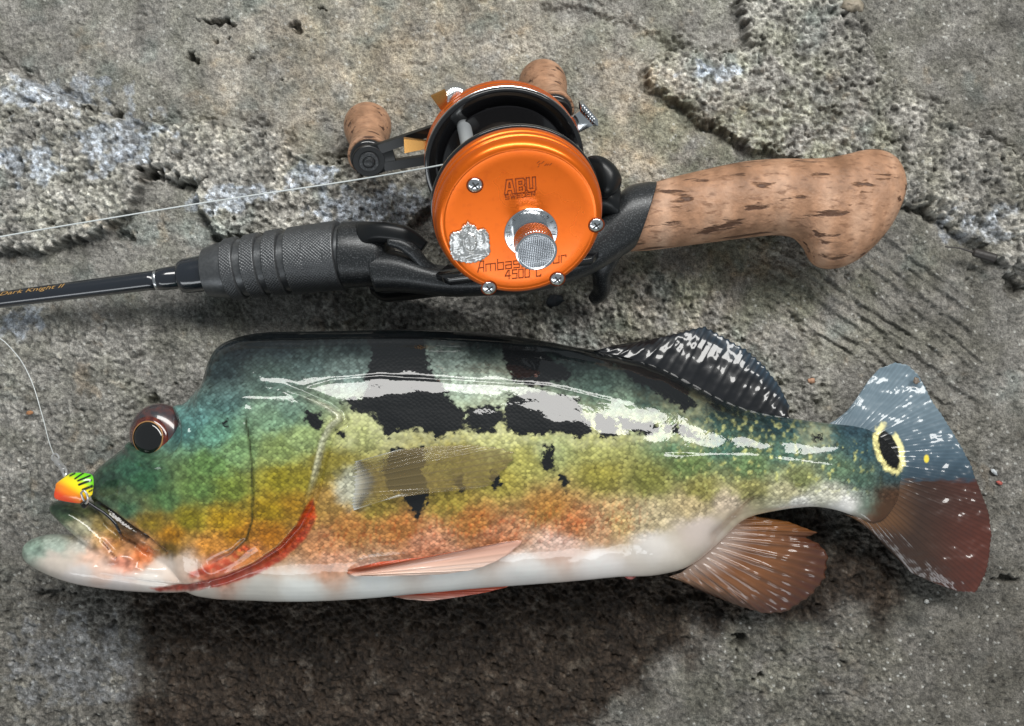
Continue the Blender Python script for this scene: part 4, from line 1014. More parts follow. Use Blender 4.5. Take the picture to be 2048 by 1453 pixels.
GL = {'A': ([[(0, 0), (.3, 1), (.62, 1), (.62, 0)], [(.12, .38), (.62, .38)]], .62), 'm': ([[(0, 0), (0, .66), (1, .66), (1, 0)], [(.5, .66), (.5, 0)]], 1.0),
      'b': ([[(0, 1), (0, 0), (.6, 0), (.6, .66), (0, .66)]], .6), 'a': ([[(0, .66), (.6, .66), (.6, 0), (0, 0), (0, .36), (.6, .36)]], .6), 's': ([[(.6, .66), (0, .66), (0, .33), (.6, .33), (.6, 0), (0, 0)]], .6),
      'd': ([[(.6, 1), (.6, 0), (0, 0), (0, .66), (.6, .66)]], .6), 'e': ([[(.6, 0), (0, 0), (0, .66), (.6, .66), (.6, .33), (0, .33)]], .6), 'u': ([[(0, .66), (0, 0), (.6, 0), (.6, .66)]], .6), 'r': ([[(0, 0), (0, .66), (.5, .66), (.5, .5)]], .5),
      '4': ([[(.55, 0), (.55, 1), (.42, 1), (0, .36), (.75, .36)]], .75), '5': ([[(.62, 1), (0, 1), (0, .55), (.62, .55), (.62, 0), (0, 0)]], .62), '0': ([[(0, 0), (.6, 0), (.6, 1), (0, 1), (0, 0)]], .6), 'C': ([[(.62, .78), (.62, 1), (0, 1), (0, 0), (.62, 0), (.62, .22)]], .62), ' ': ([], .45),
      'S': ([[(.6, 1), (0, 1), (0, .5), (.6, .5), (.6, 0), (0, 0)]], .6), 'W': ([[(0, 1), (.2, 0), (.42, .7), (.64, 0), (.84, 1)]], .84), 'E': ([[(.55, 0), (0, 0), (0, 1), (.55, 1)], [(0, .5), (.5, .5)]], .55), 'D': ([[(0, 0), (.45, 0), (.6, .2), (.6, .8), (.45, 1), (0, 1), (0, 0)]], .6), 'N': ([[(0, 0), (0, 1), (.6, 0), (.6, 1)]], .6),
      '1': ([[(.3, 0), (.3, 1), (.15, .8)]], .4), '3': ([[(0, 1), (.55, 1), (.55, 0), (0, 0)], [(.1, .5), (.55, .5)]], .55), '7': ([[(0, 1), (.6, 1), (.25, 0)]], .6), '8': ([[(0, 0), (.6, 0), (.6, 1), (0, 1), (0, 0)], [(0, .5), (.6, .5)]], .6), '6': ([[(.6, 1), (0, 1), (0, 0), (.6, 0), (.6, .5), (0, .5)]], .6)}
def word(name, txt, p0, p1, height, w, a, mat, parent, gap=0.22, slant=0.0):
    """a word set between two points of the plate plane (r,n)"""
    tot = sum(GL[c][1] + gap for c in txt) - gap
    p0 = np.array(p0); p1 = np.array(p1); L = np.linalg.norm(p1 - p0); ang = math.atan2(p1[1] - p0[1], p1[0] - p0[0])
    sx = L / tot; polys = []; x = 0
    for c in txt:
        for pl in GL[c][0]:
            q = np.array(pl, float); xx = (q[:, 0] + x) * sx + slant * q[:, 1] * height; yy = q[:, 1] * height
            polys.append(np.stack([p0[0] + xx * math.cos(ang) - yy * math.sin(ang), p0[1] + xx * math.sin(ang) + yy * math.cos(ang)], -1))
        x += GL[c][1] + gap
    V, F = strokes(polys, 0, 0, 1, 1, w, a)
    return mk(name, V, F, mat, parent, False)

def build_reel():
    root = thing('fishing_reel', 'orange and black round baitcasting reel with cork handle knobs, mounted on the rod', 'fishing reel', tuple(RO * np.array([1, 1, 0])))
    R0 = 26.1
    prof = [(-10.2, 20), (-10.2, R0 - 0.8), (-9.9, R0 - 0.25), (-9.4, R0), (-7.6, R0 + 0.05), (-7.2, R0 - 0.15), (-6.95, R0 - 0.6), (-6.6, R0 - 0.6), (-6.35, R0 - 0.15), (-5.9, R0), (-4.9, R0 - 0.05), (-4.5, R0 - 0.3), (-4.3, R0 - 0.75), (-4.0, R0 - 0.75), (-3.8, R0 - 0.4),
            (-3.2, R0 - 0.4), (-2.2, R0 - 0.65), (-1.2, R0 - 1.0), (-0.55, R0 - 1.5), (-0.15, R0 - 2.0), (0.1, R0 - 2.6), (0.12, R0 - 2.9), (-0.05, R0 - 3.2), (-0.12, R0 - 3.6), (0.0, 20), (0.05, 14), (0.1, 8), (0.1, 1)]
    V, F = rlathe((0, 0), prof, 160)
    plate = mk('side_plate', V, F, m_orange, root)
    V, F = rlathe((0, 0), [(-12.0, 19), (-12.0, R0 + 0.1), (-11.6, R0 + 0.35), (-10.6, R0 + 0.35), (-10.3, R0 + 0.1), (-10.25, 19)], 160)
    mk('frame_ring', V, F, m_frame, root)
    # far side: black frame plate, bright edge, orange cover
    V, F = rlathe((0, 0), [(-44.0, 20), (-44.0, R0 + 0.2), (-43.4, R0 + 0.45), (-42.2, R0 + 0.45), (-41.8, R0 + 0.1), (-41.8, R0 - 1.6), (-42.3, R0 - 2.2), (-42.3, 15), (-43.3, 14.5), (-43.3, 1)], 160)
    mk('frame_plate', V, F, m_frame, root)
    V, F = rlathe((0, 0), [(-44.4, R0 - 1), (-44.4, R0 + 0.42), (-44.05, R0 + 0.42), (-44.05, R0 - 1)], 160, caps=(False, False))
    mk('bright_edge', V, F, m_chrome, root)
    V, F = rlathe((0, 0), [(-44.4, 18), (-44.4, R0 + 0.1), (-45.0, R0 + 0.4), (-47.0, R0 + 0.4), (-47.3, R0 - 0.2), (-47.7, R0 - 0.2), (-48, R0 + 0.3), (-49.6, R0 + 0.2), (-49.9, R0 - 0.4), (-50.3, R0 - 0.4), (-50.6, R0), (-52.4, R0 - 0.6), (-54.2, R0 - 2.0), (-55, R0 - 4), (-55.2, 3)], 160)
    mk('handle_side_plate', V, F, m_orange, root)
    # spool with wound line
    V, F = rlathe((0, 0), [(-41.6, 2), (-41.6, 20.5), (-41.0, 21.0), (-40.2, 20.8), (-39.6, 17.5), (-38.8, 14)], 128)
    V2, F2 = rlathe((0, 0), [(-15, 14), (-14.2, 17.5), (-13.6, 20.8), (-12.8, 21), (-12.2, 20.5), (-12.2, 2)], 128)
    V3, F3 = rlathe((0, 0), [(-40, 12), (-14, 12)], 64)
    spool = mk('spool', *join((V, F), (V2, F2), (V3, F3)), m_frame, root, sharp=40)
    V, F = rlathe((0, 0), [(-39.6, 12)] + [(a, 15.2 + 0.18 * math.cos(a * 7)) for a in np.linspace(-39, -15, 130)] + [(-14.4, 12)], 72)
    mk('wound_line', V, F, m_spoolline, spool)
    # brass-coloured winding of the line guide seen past the pillar
    for k in range(3):
        c = W(-20.5 + 0.7 * k, 10.5 - 0.4 * k, -13 - 1.6 * k)
        th = np.linspace(0.1, 2.6, 24)
        V, F = tube([W(-15 - 7.2 * math.sin(q) + 0.9 * k, 3 + 8.5 * math.cos(q), -14 - 1.8 * k) for q in th], 0.55, 8)
        mk('line_guide_wire', V, F, m_brass, root)
    # pillars between the plates
    def pillar(u, v, aa, name='pillar', r=2.3, mat=m_chrome_dk):
        c = rn(u, v, aa)
        V, F = rlathe(c, [(-42.4, r), (-40, r), (-26, r * 0.98), (-12, r), (-10.3, r)], 28)
        return mk(name, V, F, mat, root)
    pillar(929, 258, -40, mat=M('brushed_pillar', (0.55, 0.58, 0.60), 0.34, metal=0.6))
    for r_, n_ in ((20, -14), (-8, -22.5), (22.5, 6)):
        V, F = rlathe((r_, n_), [(-42.4, 1.6), (-10.3, 1.6)], 20); mk('pillar', V, F, m_frame, root)
    # spare hole in the black plate
    c = rn(977, 229, -42.2); V, F = rlathe(c, [(-42.4, 1.5), (-42.15, 1.7), (-42.1, 1.2), (-42.6, 1.0)], 20); mk('bushing', V, F, m_seat, root)
    # reel foot down to the rod seat
    pts = [W(r_, n_, a_) for r_, n_, a_ in [(-14, -25.5, -20), (14, -25.5, -20), (14, -25.5, -34), (-14, -25.5, -34)]]
    V, F = prism(np.array(pts), nv, 5.0, 0.5); mk('foot_post', V, F, m_frame, root)
    pts = [W(-24, -29.5, -24), W(24, -29.5, -24), W(28, -29.5, -29), W(24, -29.5, -34), W(-24, -29.5, -34), W(-28, -29.5, -29)]
    V, F = prism(np.array(pts), nv, 2.5, 0.3); mk('reel_foot', V, F, m_frame, root)
    # ---- face of the plate
    dial_c = rn(1062, 466, 0.2)
    V, F = rlathe(dial_c, [(-0.2, 8.2), (0.35, 8.2), (0.55, 8.0), (0.75, 5.6), (0.75, 1)], 72)
    dial = mk('brake_dial', V, F, m_chrome, plate, sharp=30)
    tk = []
    for k in range(20):
        q = 2 * math.pi * k / 20 + 0.1; l0, l1 = (6.6, 7.7) if k % 2 else (7.1, 7.7)
        tk.append([(dial_c[0] + l0 * math.cos(q), dial_c[1] + l0 * math.sin(q)), (dial_c[0] + l1 * math.cos(q), dial_c[1] + l1 * math.sin(q))])
    for ch, deg in (('3', 178), ('1', 205), ('8', -8), ('7', 40), ('6', 66), ('5', 92)):
        q = math.radians(deg); cx, cy = dial_c[0] + 6.7 * math.cos(q), dial_c[1] + 6.7 * math.sin(q)
        for pl in GL[ch][0]:
            tk.append([(cx + 1.3 * ((x - .3) * math.sin(q) + (y - .5) * math.cos(q)), cy + 1.3 * (-(x - .3) * math.cos(q) + (y - .5) * math.sin(q))) for x, y in pl])
    mk('dial_marks', *strokes(tk, 0, 0, 1, 1, 0.17, 0.62, 0.06), m_ink, dial, False)
    # tension knob: smooth neck, knurled skirt, cross-hatched cap
    def kn(h, th): 
        n = 44
        return (0.22 * (np.minimum(np.abs(((h / 0.85 + th / (2 * np.pi) * n) % 1) - .5), np.abs(((h / 0.85 - th / (2 * np.pi) * n) % 1) - .5)) * 2) if 5.2 < h < 11.2 else 0) + 0 * th
    pr = [(0.6, 5.4), (1.2, 5.5), (4.4, 5.5), (4.8, 5.7)] + [(a, 5.85) for a in np.linspace(5.2, 11.2, 40)] + [(11.3, 5.9), (11.9, 6.2), (12.6, 6.25), (12.9, 6.1), (13.0, 5.7), (12.75, 5.5), (12.75, 0.5)]
    V, F = rlathe(dial_c, pr, 176, kn); knob = mk('tension_knob', V, F, m_chrome, plate, sharp=35)
    n = 26; hs = []
    g = np.linspace(-5.3, 5.3, 96); gx, gy = np.meshgrid(g, g, indexing='ij')
    hz = 12.78 + 0.14 * np.minimum(np.abs((gx / 0.55) % 1 - .5), np.abs((gy / 0.55) % 1 - .5)) * 2
    V = W(dial_c[0] + gx.ravel(), dial_c[1] + gy.ravel(), hz.ravel()); Fq = grid(96, 96)
    keep = (gx ** 2 + gy ** 2).ravel() < 5.35 ** 2
    Fq = [tuple(f) for f in Fq if keep[f].all()]
    mk('knob_cap', V, Fq, m_chrome_dk, knob, False)
    # screws with cross slots
    for (u, v) in ((950, 371), (1193, 451), (1115, 559), (978, 577)):
        c = rn(u, v, 0.2)
        V, F = rlathe(c, [(-0.3, 2.2), (0.1, 2.2), (0.35, 2.0), (0.62, 1.3), (0.7, 0.4)], 32); s_ = mk('screw', V, F, m_chrome, plate)
        pl = [[(c[0] - 1.1 * math.cos(q), c[1] - 1.1 * math.sin(q)), (c[0] + 1.1 * math.cos(q), c[1] + 1.1 * math.sin(q))] for q in (0.5, 0.5 + math.pi / 2)]
        mk('screw_slot', *strokes(pl, 0, 0, 1, 1, 0.5, 0.62, 0.10), m_ink, s_, False)
        V, F = rlathe(c, [(-0.1, 2.25), (0.12, 2.55), (0.14, 2.2)], 32, caps=(False, False)); mk('screw_seat', V, F, m_engrave, plate)
    # lettering
    z7 = lambda x, y: (850 + x / 4.274, 270 + y / 4.274)
    word('model_lettering', 'Ambassadeur', rn(*z7(452, 1175), 0.1), rn(*z7(1205, 1088), 0.1), 3.6, 0.26, 0.05, m_engrave, plate, 0.24, 0.06)
    word('model_lettering', '4500 C', rn(*z7(685, 1236), 0.1), rn(*z7(990, 1208), 0.1), 3.0, 0.26, 0.05, m_engrave, plate, 0.26, 0.04)
    word('maker_lettering', 'SWEDEN', rn(*z7(690, 552), 0.1), rn(*z7(940, 522), 0.1), 1.35, 0.26, 0.06, m_engrave, plate, 0.3, 0.05)
    # the outlined maker's initials
    A_ = [[(0, 0), (.26, 1), (.78, 1), (.98, 0), (.70, 0), (.65, .24), (.36, .24), (.28, 0), (0, 0)], [(.42, .46), (.60, .46), (.53, .78), (.50, .78), (.42, .46)]]
    B_ = [[(0, 0), (.70, 0), (.86, .12), (.86, .40), (.74, .5), (.84, .6), (.84, .88), (.70, 1), (0, 1), (0, 0)], [(.28, .2), (.58, .2), (.58, .4), (.28, .4), (.28, .2)], [(.28, .6), (.56, .6), (.56, .8), (.28, .8), (.28, .6)]]
    U_ = [[(0, 1), (0, .14), (.14, 0), (.70, 0), (.84, .14), (.84, 1), (.56, 1), (.56, .24), (.28, .24), (.28, 1), (0, 1)]]
    p0 = np.array(rn(*z7(680, 512), 0.1)); p1 = np.array(rn(*z7(950, 484), 0.1)); Lw = np.linalg.norm(p1 - p0); ang = math.atan2(*(p1 - p0)[::-1]); polys = []; x = 0
    for gl_, w_ in ((A_, .98), (B_, .86), (U_, .84)):
        for pl in gl_:
            q = np.array(pl); xx = (q[:, 0] + x) * Lw / 2.92; yy = q[:, 1] * 4.7
            polys.append(np.stack([p0[0] + xx * math.cos(ang) - yy * math.sin(ang), p0[1] + xx * math.sin(ang) + yy * math.cos(ang)], -1))
        x += w_ + 0.12
    mk('maker_initials', *strokes(polys, 0, 0, 1, 1, 0.30, 0.06), m_engrave, plate, False)
    # cast crest: crown over a mantled shield with two supporters, scroll under it
    ol = [(367, 742), (384, 764), (428, 780), (450, 815), (500, 803), (530, 830), (545, 862), (551, 920), (556, 1005), (525, 1040), (480, 1075), (400, 1096), (330, 1091), (262, 1072), (230, 1040), (214, 980), (212, 885), (232, 842), (290, 826), (312, 812), (322, 784), (352, 766)]
    O2 = np.array([rn(*z7(x_, y_), 0.4) for x_, y_ in ol]); O2 = catmull(O2, 132, True); cc = O2.mean(0)
    O2 = O2 + (0.18 * np.sin(np.arange(132) * 1.9))[:, None] * (O2 - cc) / np.linalg.norm(O2 - cc, axis=1, keepdims=True)
    Rg = []; ks = np.concatenate([[0.02], np.linspace(0.06, 0.97, 30), [1.0, 1.0]])
    half = np.abs(O2 - cc).max(0)
    for i, k in enumerate(ks):
        q = cc + (O2 - cc) * k
        X_, Y_ = (q[:, 0] - cc[0]) / half[0], (q[:, 1] - cc[1]) / half[1]
        hgt = 0.55 + 0 * X_
        hgt += 0.38 * (1 - sm(np.hypot(X_ / 0.30, (Y_ + 0.08) / 0.40), 0.75, 1.05)) - 0.25 * (1 - sm(np.abs(np.hypot(X_ / 0.30, (Y_ + 0.08) / 0.40) - 1.1), 0, 0.16))
        hgt -= 0.2 * (1 - sm(np.abs(X_), 0, 0.05)) * (np.hypot(X_ / 0.3, (Y_ + 0.08) / 0.4) < 0.9) + 0.2 * (1 - sm(np.abs(Y_ + 0.08), 0, 0.05)) * (np.hypot(X_ / 0.3, (Y_ + 0.08) / 0.4) < 0.9)
        for s_ in (-1, 1):
            hgt += 0.34 * np.exp(-(((X_ - s_ * 0.55) / 0.13) ** 2 + ((Y_ - 0.0) / 0.30) ** 2)) + 0.30 * np.exp(-(((X_ - s_ * 0.5) / 0.11) ** 2 + ((Y_ - 0.30) / 0.10) ** 2))
        hgt += 0.5 * np.exp(-((X_ / 0.30) ** 2 + ((Y_ - 0.66) / 0.16) ** 2)) * (0.75 + 0.25 * np.cos(X_ * 28))
        hgt += 0.3 * np.exp(-(((Y_ + 0.62 + 0.12 * X_ ** 2) / 0.10) ** 2))
        hgt += 0.20 * fbm(q[:, 0] / 0.9, q[:, 1] / 0.9, 2, 400)
        hgt += 0.24 * sm(np.full_like(X_, k), 0.80, 0.9) * (1 - sm(np.full_like(X_, k), 0.95, 1.0)) * (0.6 + 0.4 * np.cos(np.arange(132) * 2 * np.pi / 6))
        if i == len(ks) - 1: hgt[:] = -0.1
        Rg.append(W(q[:, 0], q[:, 1], hgt))
    V, F = rings_mesh(np.array(Rg), True, False)
    mk('crest', V, F, m_pewter, plate, sharp=80)
    # small scratches on the paint
    rs = np.random.RandomState(5); sc_ = []
    for k in range(7):
        c = np.array(rn(1068 + rs.rand() * 34, 326 + rs.rand() * 10, 0.1)); d = np.array([0.8, 0.55]) * (0.4 + rs.rand() * 0.7)
        sc_.append([c, c + d])
    mk('scratches', *strokes(sc_, 0, 0, 1, 1, 0.16, 0.02, 0.07), m_engrave, plate, False)
    # ---- free-spool lever with ridged pad
    def P3(u, v, a):
        q = rn(u, v, a); return W(q[0], q[1], a)
    la = -47
    arm = np.array([P3(u, v, la) for u, v in [(1136, 240), (1162, 222), (1178, 236), (1196, 247), (1166, 262), (1152, 270)]])
    V, F = prism(arm, av, 1.6, 0.2); lever = mk('release_lever', V, F, m_chrome, root, sharp=40)
    pad = np.array([P3(1160, 207, la + 1), P3(1168, 206, la + 1), P3(1195, 238, la + 1), P3(1196, 250, la + 1), P3(1186, 250, la + 1), P3(1160, 222, la + 1)])
    V, F = prism(pad + av * 1.2, av, 4.2, 0.3); pd_ = mk('lever_pad', V, F, m_chrome, lever, sharp=40)
    for k in range(7):
        t = (k + 0.5) / 7
        a0 = P3(1164 + 27 * t, 208 + 31 * t, la + 2.3); a1 = P3(1160 + 27 * t, 221 + 29 * t, la + 2.3)
        V, F = tube([a0, (a0 + a1) / 2, a1], 0.35, 8); mk('pad_ridge', V, F, m_chrome_dk, pd_)
    # ---- handle: slotted black arm, two cork knobs
    ha = -60.0
    kl = np.array(rn(738, 328, ha + 2))
    end_l = W(kl[0], kl[1], -95)
    q = rn(1085, 166, -93)
    kr = np.array(q); hc = (kl + kr) / 2
    def bar(pts, th=2.2, a=ha, name='b'):
        return prism(np.array([W(p[0], p[1], a) for p in pts]), av, th, 0.35)
    def along(k, off):
        d = (k - hc); L = np.linalg.norm(d); d = d / L; nn = np.array([-d[1], d[0]]); return d, nn, L
    pcs = []
    for k in (kl, kr):
        d, nn, L = along(k, 0)
        for s_ in (-1, 1):
            i0, i1 = hc + nn * s_ * 7.6, hc + nn * s_ * 4.4
            o0, o1 = k - d * 4.2 + nn * s_ * 5.0, k - d * 4.6 + nn * s_ * 1.6
            pcs.append(bar([i0, o0, o1, i1] if s_ > 0 else [i1, o1, o0, i0]))
        for ee in (k,):
            pcs.append(lathe(W(ee[0], ee[1], ha), av, [(-2.4, 5.4), (-2.2, 5.7), (-0.3, 5.7), (0.0, 5.4), (0.0, 0.5)], 40, ex=(rv, nv)))
        pcs.append(bar([k - d * 9 + nn * 4.8, k - d * 2 + nn * 5.4, k - d * 2 - nn * 5.4, k - d * 9 - nn * 4.8], 2.1, ha - 0.1))
    pcs.append(lathe(W(hc[0], hc[1], ha), av, [(-2.6, 8.2), (-2.4, 8.6), (-0.2, 8.6), (0.1, 8.2), (0.1, 0.5)], 48, ex=(rv, nv)))
    handle = mk('handle_arm', *join(*pcs), m_black, root, sharp=35)
    def ck(p, k):
        prof = [(-4.6, 5.6), (-4.6, 6.9), (-5.4, 7.25), (-9, 6.9), (-14, 6.35), (-18, 6.5), (-23, 7.4), (-28, 8.3), (-31.5, 8.6), (-34.2, 8.5), (-35.8, 7.8), (-36.6, 6.4), (-36.8, 0.8)]
        V, F = lathe(W(p[0], p[1], ha), av, [tuple(r) for r in catmull(prof, 60)], 56, ex=(rv, nv)); kn_ = mk('handle_knob', V, F, m_cork, handle)
        V, F = lathe(W(p[0], p[1], ha), av, [(-4.7, 1), (-4.7, 6.2), (-4.2, 6.5), (-2.9, 6.3), (-2.4, 5.6), (-2.4, 1)], 40, ex=(rv, nv)); mk('knob_washer', V, F, m_frame, kn_)
        V, F = lathe(W(p[0], p[1], ha), av, [(-0.2, 3.5), (0.5, 3.5), (0.8, 3.3), (0.8, 2.2), (0.5, 2.1), (1.4, 1.9), (1.7, 1.4), (1.75, 0.3)], 36, ex=(rv, nv)); mk('knob_rivet', V, F, m_seat, kn_, sharp=40)
    ck(kl, 0); ck(kr, 1)
    # ---- star drag
    star = []
    sa = -56.2
    tips = [np.array(rn(808, 291, sa)), np.array(rn(876, 186, sa))]
    d0 = tips[0] - hc; d1 = tips[1] - hc
    a0 = math.atan2(d0[1], d0[0]); a1 = math.atan2(d1[1], d1[0]); Ls = (np.linalg.norm(d0) + np.linalg.norm(d1)) / 2
    for k in range(5):
        q = [a0, a1, a1 - 1.25, a1 - 2.5, a0 + 1.25][k]; L = [np.linalg.norm(d0), np.linalg.norm(d1), Ls * .8, Ls * .8, Ls * .9][k]
        d = np.array([math.cos(q), math.sin(q)]); nn = np.array([-d[1], d[0]])
        p = [hc + nn * 1.4, hc + d * L * 0.6 + nn * 1.3, hc + d * L + nn * 2.6, hc + d * L - nn * 2.6, hc + d * L * 0.6 - nn * 1.3, hc - nn * 1.4]
        star.append(prism(np.array([W(x_[0], x_[1], sa + 0.8) for x_ in p[::-1]]), av, 1.8, 0.2))
    star.append(lathe(W(hc[0], hc[1], sa), av, [(-1.5, 6), (1.0, 6), (1.0, 0.5)], 40, ex=(rv, nv)))
    mk('star_drag', *join(*star), m_brass, root, sharp=35)
    # knurled adjusting cap peeping over the rim
    c = rn(911, 196, -58)
    V, F = rlathe(c, [(-62, 4.2)] + [(a, 4.4) for a in np.linspace(-61.5, -56.5, 12)] + [(-56, 4.2), (-55, 2)], 120, lambda h, th: 0.25 * np.cos(th * 30)); mk('bearing_cap', V, F, m_chrome, root)
    zmin = min((W(k[0], k[1], ha - 36.8)[2] for k in (kl, kr)))
    print('knob low', zmin, kl, kr, hc)
    return root
build_reel()

# ------------------------------------------------------------------ line, swivel, lure
def line_obj(name, pts, r, label):
    V, F = tube(catmull([tuple(P(*p)) for p in pts], 90), r, 8)
    return tag(mk(name, V, F, m_line, None), label, 'fishing line')
q = W(*rn(918, 322, -20), -20)
line_obj('fishing_line', [(922, 320, q[2]), (880, 331, q[2] - 2), (700, 362, 46), (420, 404, 30), (200, 440, 20), (0, 474, 12), (-300, 530, 6)], 0.26, 'thin clear fishing line running taut off the orange reel')
line_obj('leader_line', [(-120, 660, 4), (-20, 668, 4), (30, 706, 3.5), (62, 760, 4), (84, 830, 9), (97, 880, 18), (108, 912, 27)], 0.16, 'thin curved leader line tied to the small wire swivel')

m_wire = M('bright_wire', (0.75, 0.75, 0.76), 0.3, metal=0.8)
m_hook = M('black_hook', (0.03, 0.03, 0.034), 0.18, metal=0.7, coat=0.5)
sw = thing('snap_swivel', 'small bright wire swivel between the leader line and the lure', 'swivel', tuple(P(118, 928, 30)))
pp = lambda L: [tuple(P(*p)) for p in L]
V, F = tube(catmull(pp([(104, 912, 28), (112, 908, 29), (118, 916, 30), (112, 924, 31), (104, 918, 30), (104, 912, 28)]), 30), 0.35, 8); mk('eye_ring', V, F, m_wire, sw)
V, F = tube(catmull(pp([(108, 916, 30), (116, 926, 33), (122, 932, 35), (128, 940, 38)]), 24), np.interp(np.linspace(0, 1, 24), [0, .3, .6, 1], [.6, 1.2, 1.1, .5]), 10); mk('barrel', V, F, m_wire, sw)
V, F = tube(catmull(pp([(120, 926, 36), (130, 936, 40), (133, 946, 42), (129, 952, 42.5), (125, 944, 41), (118, 932, 36), (120, 926, 36)]), 40), 0.42, 8); mk('snap', V, F, m_wire, sw)

def build_lure():
    root = thing('lure', 'tiny orange, yellow and green lure with black stripes hooked in the fish mouth', 'lure', tuple(P(150, 978, 38)))
    ol = catmull([(111, 974), (113, 967), (126, 957), (140, 948), (147, 946), (165, 946), (179, 948), (185, 952), (187, 959), (187, 973), (185, 987), (181, 993), (166, 1004), (158, 1007), (140, 1005), (119, 1001), (111, 998), (108, 991)], 108, True)
    c2 = ol.mean(0); zb = 44.0
    ks = np.concatenate([[0.02], np.linspace(0.08, 0.94, 22), [0.985, 1.0, 0.985, 0.9, 0.02]])
    R = []
    for i, k in enumerate(ks):
        p = c2 + (ol - c2) * k
        h = 2.4 * (1 - k ** 2.6) if i < len(ks) - 3 else -1.5 * (1 - k ** 3) - 0.2
        z = zb + h + 0.030 * (p[:, 0] - c2[0]) - 0.02 * (p[:, 1] - c2[1]) * -1
        R.append(P(p[:, 0], p[:, 1], z))
    V, F = rings_mesh(np.array(R))
    u, v = proj(V)
    t = (u - 110) * 0.55 + (1006 - v) * 0.95
    c = np.tile(lin((240, 74, 24)), (len(V), 1))
    c = lerpc(c, lin((252, 140, 20)), sm(t, 18, 36)); c = lerpc(c, lin((250, 226, 20)), sm(t, 36, 56)); c = lerpc(c, lin((118, 214, 20)), sm(t, 58, 78)); c = lerpc(c, lin((40, 170, 30)), sm(t, 82, 96) * 0.7)
    for pts, w in [([(140, 952), (150, 947)], 2.0), ([(150, 958), (166, 947)], 2.0), ([(156, 962), (180, 952)], 2.2), ([(158, 970), (182, 961)], 2.6), ([(166, 980), (184, 973)], 3.2), ([(178, 984), (186, 980)], 2.0)]:
        c = lerpc(c, lin((12, 16, 8)), 1 - sm(seg_dist(u, v, pts), w * 0.6, w * 1.2))
    m = M('lure_paint', (0, 0, 0), 0.25, coat=1, coat_rough=0.05, attr='tint', bump=(700, 0.2, 0.2, 2))
    mk('blade', V, F, m, root, True, {'tint': c})
    V, F = tube(catmull(pp([(162, 986, 48), (168, 982, 50), (174, 990, 50), (176, 1000, 49), (172, 1007, 47), (167, 1000, 47), (162, 986, 48)]), 36), 0.36, 8); mk('hook_ring', V, F, m_wire, root)
    V, F = tube(catmull(pp([(167, 1012, 44), (173, 1006, 46), (180, 1008, 46), (192, 1016, 46), (208, 1026, 46.5), (222, 1038, 47), (232, 1050, 47), (239, 1064, 46), (243, 1074, 43), (242, 1080, 39)]), 60), np.interp(np.linspace(0, 1, 60), [0, .1, .8, 1], [.8, .55, .5, .3]), 10); mk('hook', V, F, m_hook, root)
    V, F = tube(catmull(pp([(163, 1008, 45), (169, 1004, 47), (174, 1009, 46.5), (169, 1015, 45), (163, 1008, 45)]), 24), 0.45, 8); mk('hook_eye', V, F, m_hook, root)
build_lure()

# ------------------------------------------------------------------ small loose things on the concrete
def pebble(name, u, v, rx, ry, rz, rot, col, label, cat, z=None, seed=0, rough=0.6):
    p = P(u, v, 0); z0 = ground_z(p[0], p[1]) if z is None else z
    c = P(u, v, z0)
    th, ph = np.meshgrid(np.linspace(0, 2 * np.pi, 14, endpoint=False), np.linspace(0.25, np.pi - 0.25, 7)[::-1])
    d = np.stack([np.cos(th) * np.sin(ph), np.sin(th) * np.sin(ph), np.cos(ph)], -1)
    rs = np.random.RandomState(seed); k = 1 + 0.16 * rs.randn(*th.shape)
    q = d * k[..., None] * np.array([rx, ry, rz]); cr, sr = math.cos(rot), math.sin(rot)
    q = np.stack([q[..., 0] * cr - q[..., 1] * sr, q[..., 0] * sr + q[..., 1] * cr, q[..., 2] + rz * 0.55], -1) + c
    V, F = rings_mesh(q)
    return tag(mk(name, V, F, M(name + '_stone', col, rough, noise=(900, tuple(0.6 * x for x in col), 0.4, 0.7, 3), bump=(1200, 0.4, 0.2, 2)), None, True), label, cat)
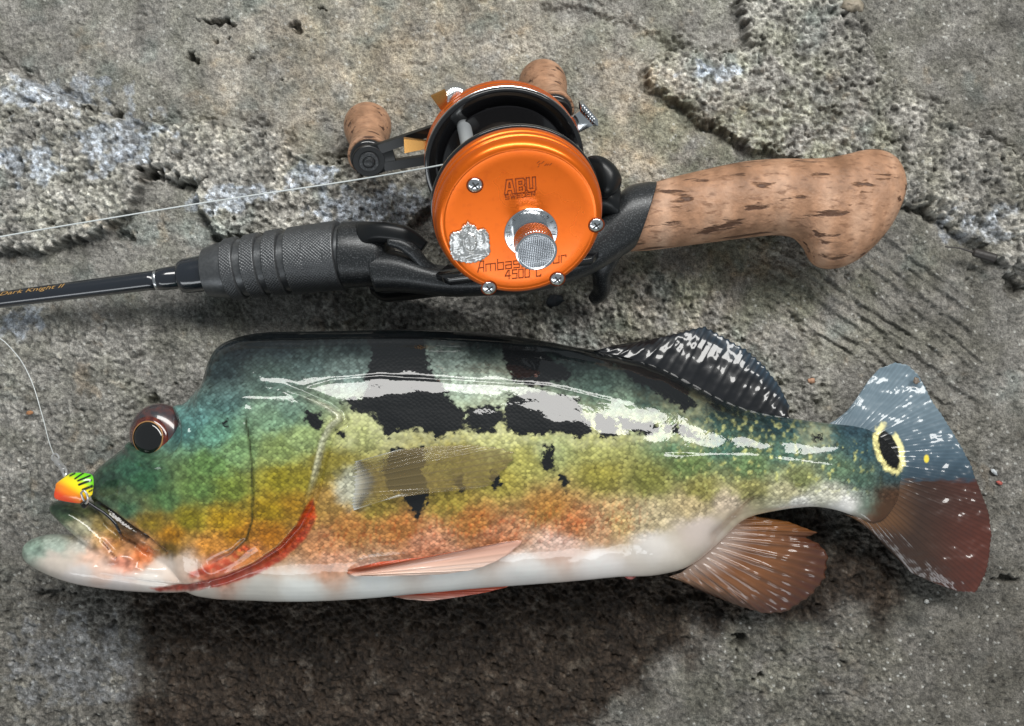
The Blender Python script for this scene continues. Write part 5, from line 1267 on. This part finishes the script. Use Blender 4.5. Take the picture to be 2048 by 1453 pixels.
pebble('pebble', 1622, 762, 1.3, 1.0, 0.8, 0.3, (0.48, 0.27, 0.17), 'tiny salmon pink pebble between the black back fin and the tail', 'pebble', None, 1)
pebble('pebble', 1998, 966, 1.2, 0.7, 0.6, -0.4, (0.42, 0.10, 0.08), 'tiny red chip of stone beside the tail fin', 'pebble', None, 2)
pebble('pebble', 1988, 944, 1.6, 0.7, 0.4, -0.7, (0.50, 0.53, 0.55), 'pale grey sliver of stone beside the red chip near the tail', 'pebble', None, 3)
pebble('pebble', 1853, 1203, 0.9, 0.8, 0.6, 0.0, (0.55, 0.55, 0.52), 'tiny white pebble below the red-brown part of the tail', 'pebble', None, 4)
pebble('pebble', 60, 826, 1.3, 0.7, 0.6, 0.1, (0.46, 0.22, 0.10), 'tiny orange chip of stone beside the leader line', 'pebble', None, 5)
pebble('pebble', 1108, 602, 3.2, 2.2, 1.6, 0.3, (0.055, 0.065, 0.075), 'dark slate pebble just under the orange reel', 'pebble', None, 6, 0.4)
pebble('pebble', 1240, 58, 0, 0, 0, 0, (0.4, 0.42, 0.42), 'x', 'pebble') if False else None
pebble('pebble', 1703, 14, 4.2, 2.6, 2.2, 0.1, (0.30, 0.26, 0.20), 'brown pebble set in the rough concrete beyond the cork grip', 'pebble', None, 8)
pebble('sand_grain', 1832, 762, 1.1, 1.2, 0.7, 0.2, (0.24, 0.19, 0.15), 'brown grit grain stuck on the blue upper tail lobe', 'grit grain', 15.6, 9)
z0 = ground_z(*P(1965, 508, 0)[:2])
V, F = tube(catmull([tuple(P(*p)) for p in [(1890, 494, z0 + 1.0), (1920, 497, z0 + 1.2), (1940, 503, z0 + 1.4), (1944, 504, z0 + 1.4), (1966, 510, z0 + 1.4), (1990, 517, z0 + 1.2)]], 50), np.interp(np.linspace(0, 1, 50), [0, .55, .62, .64, 1], [.25, .45, .6, 1.6, 1.7]), 12)
tag(mk('twig', V, F, M('dark_twig', (0.03, 0.026, 0.024), 0.5, bump=(800, 0.5, 0.3, 3)), None), 'short dark twig lying past the end of the cork grip', 'twig')
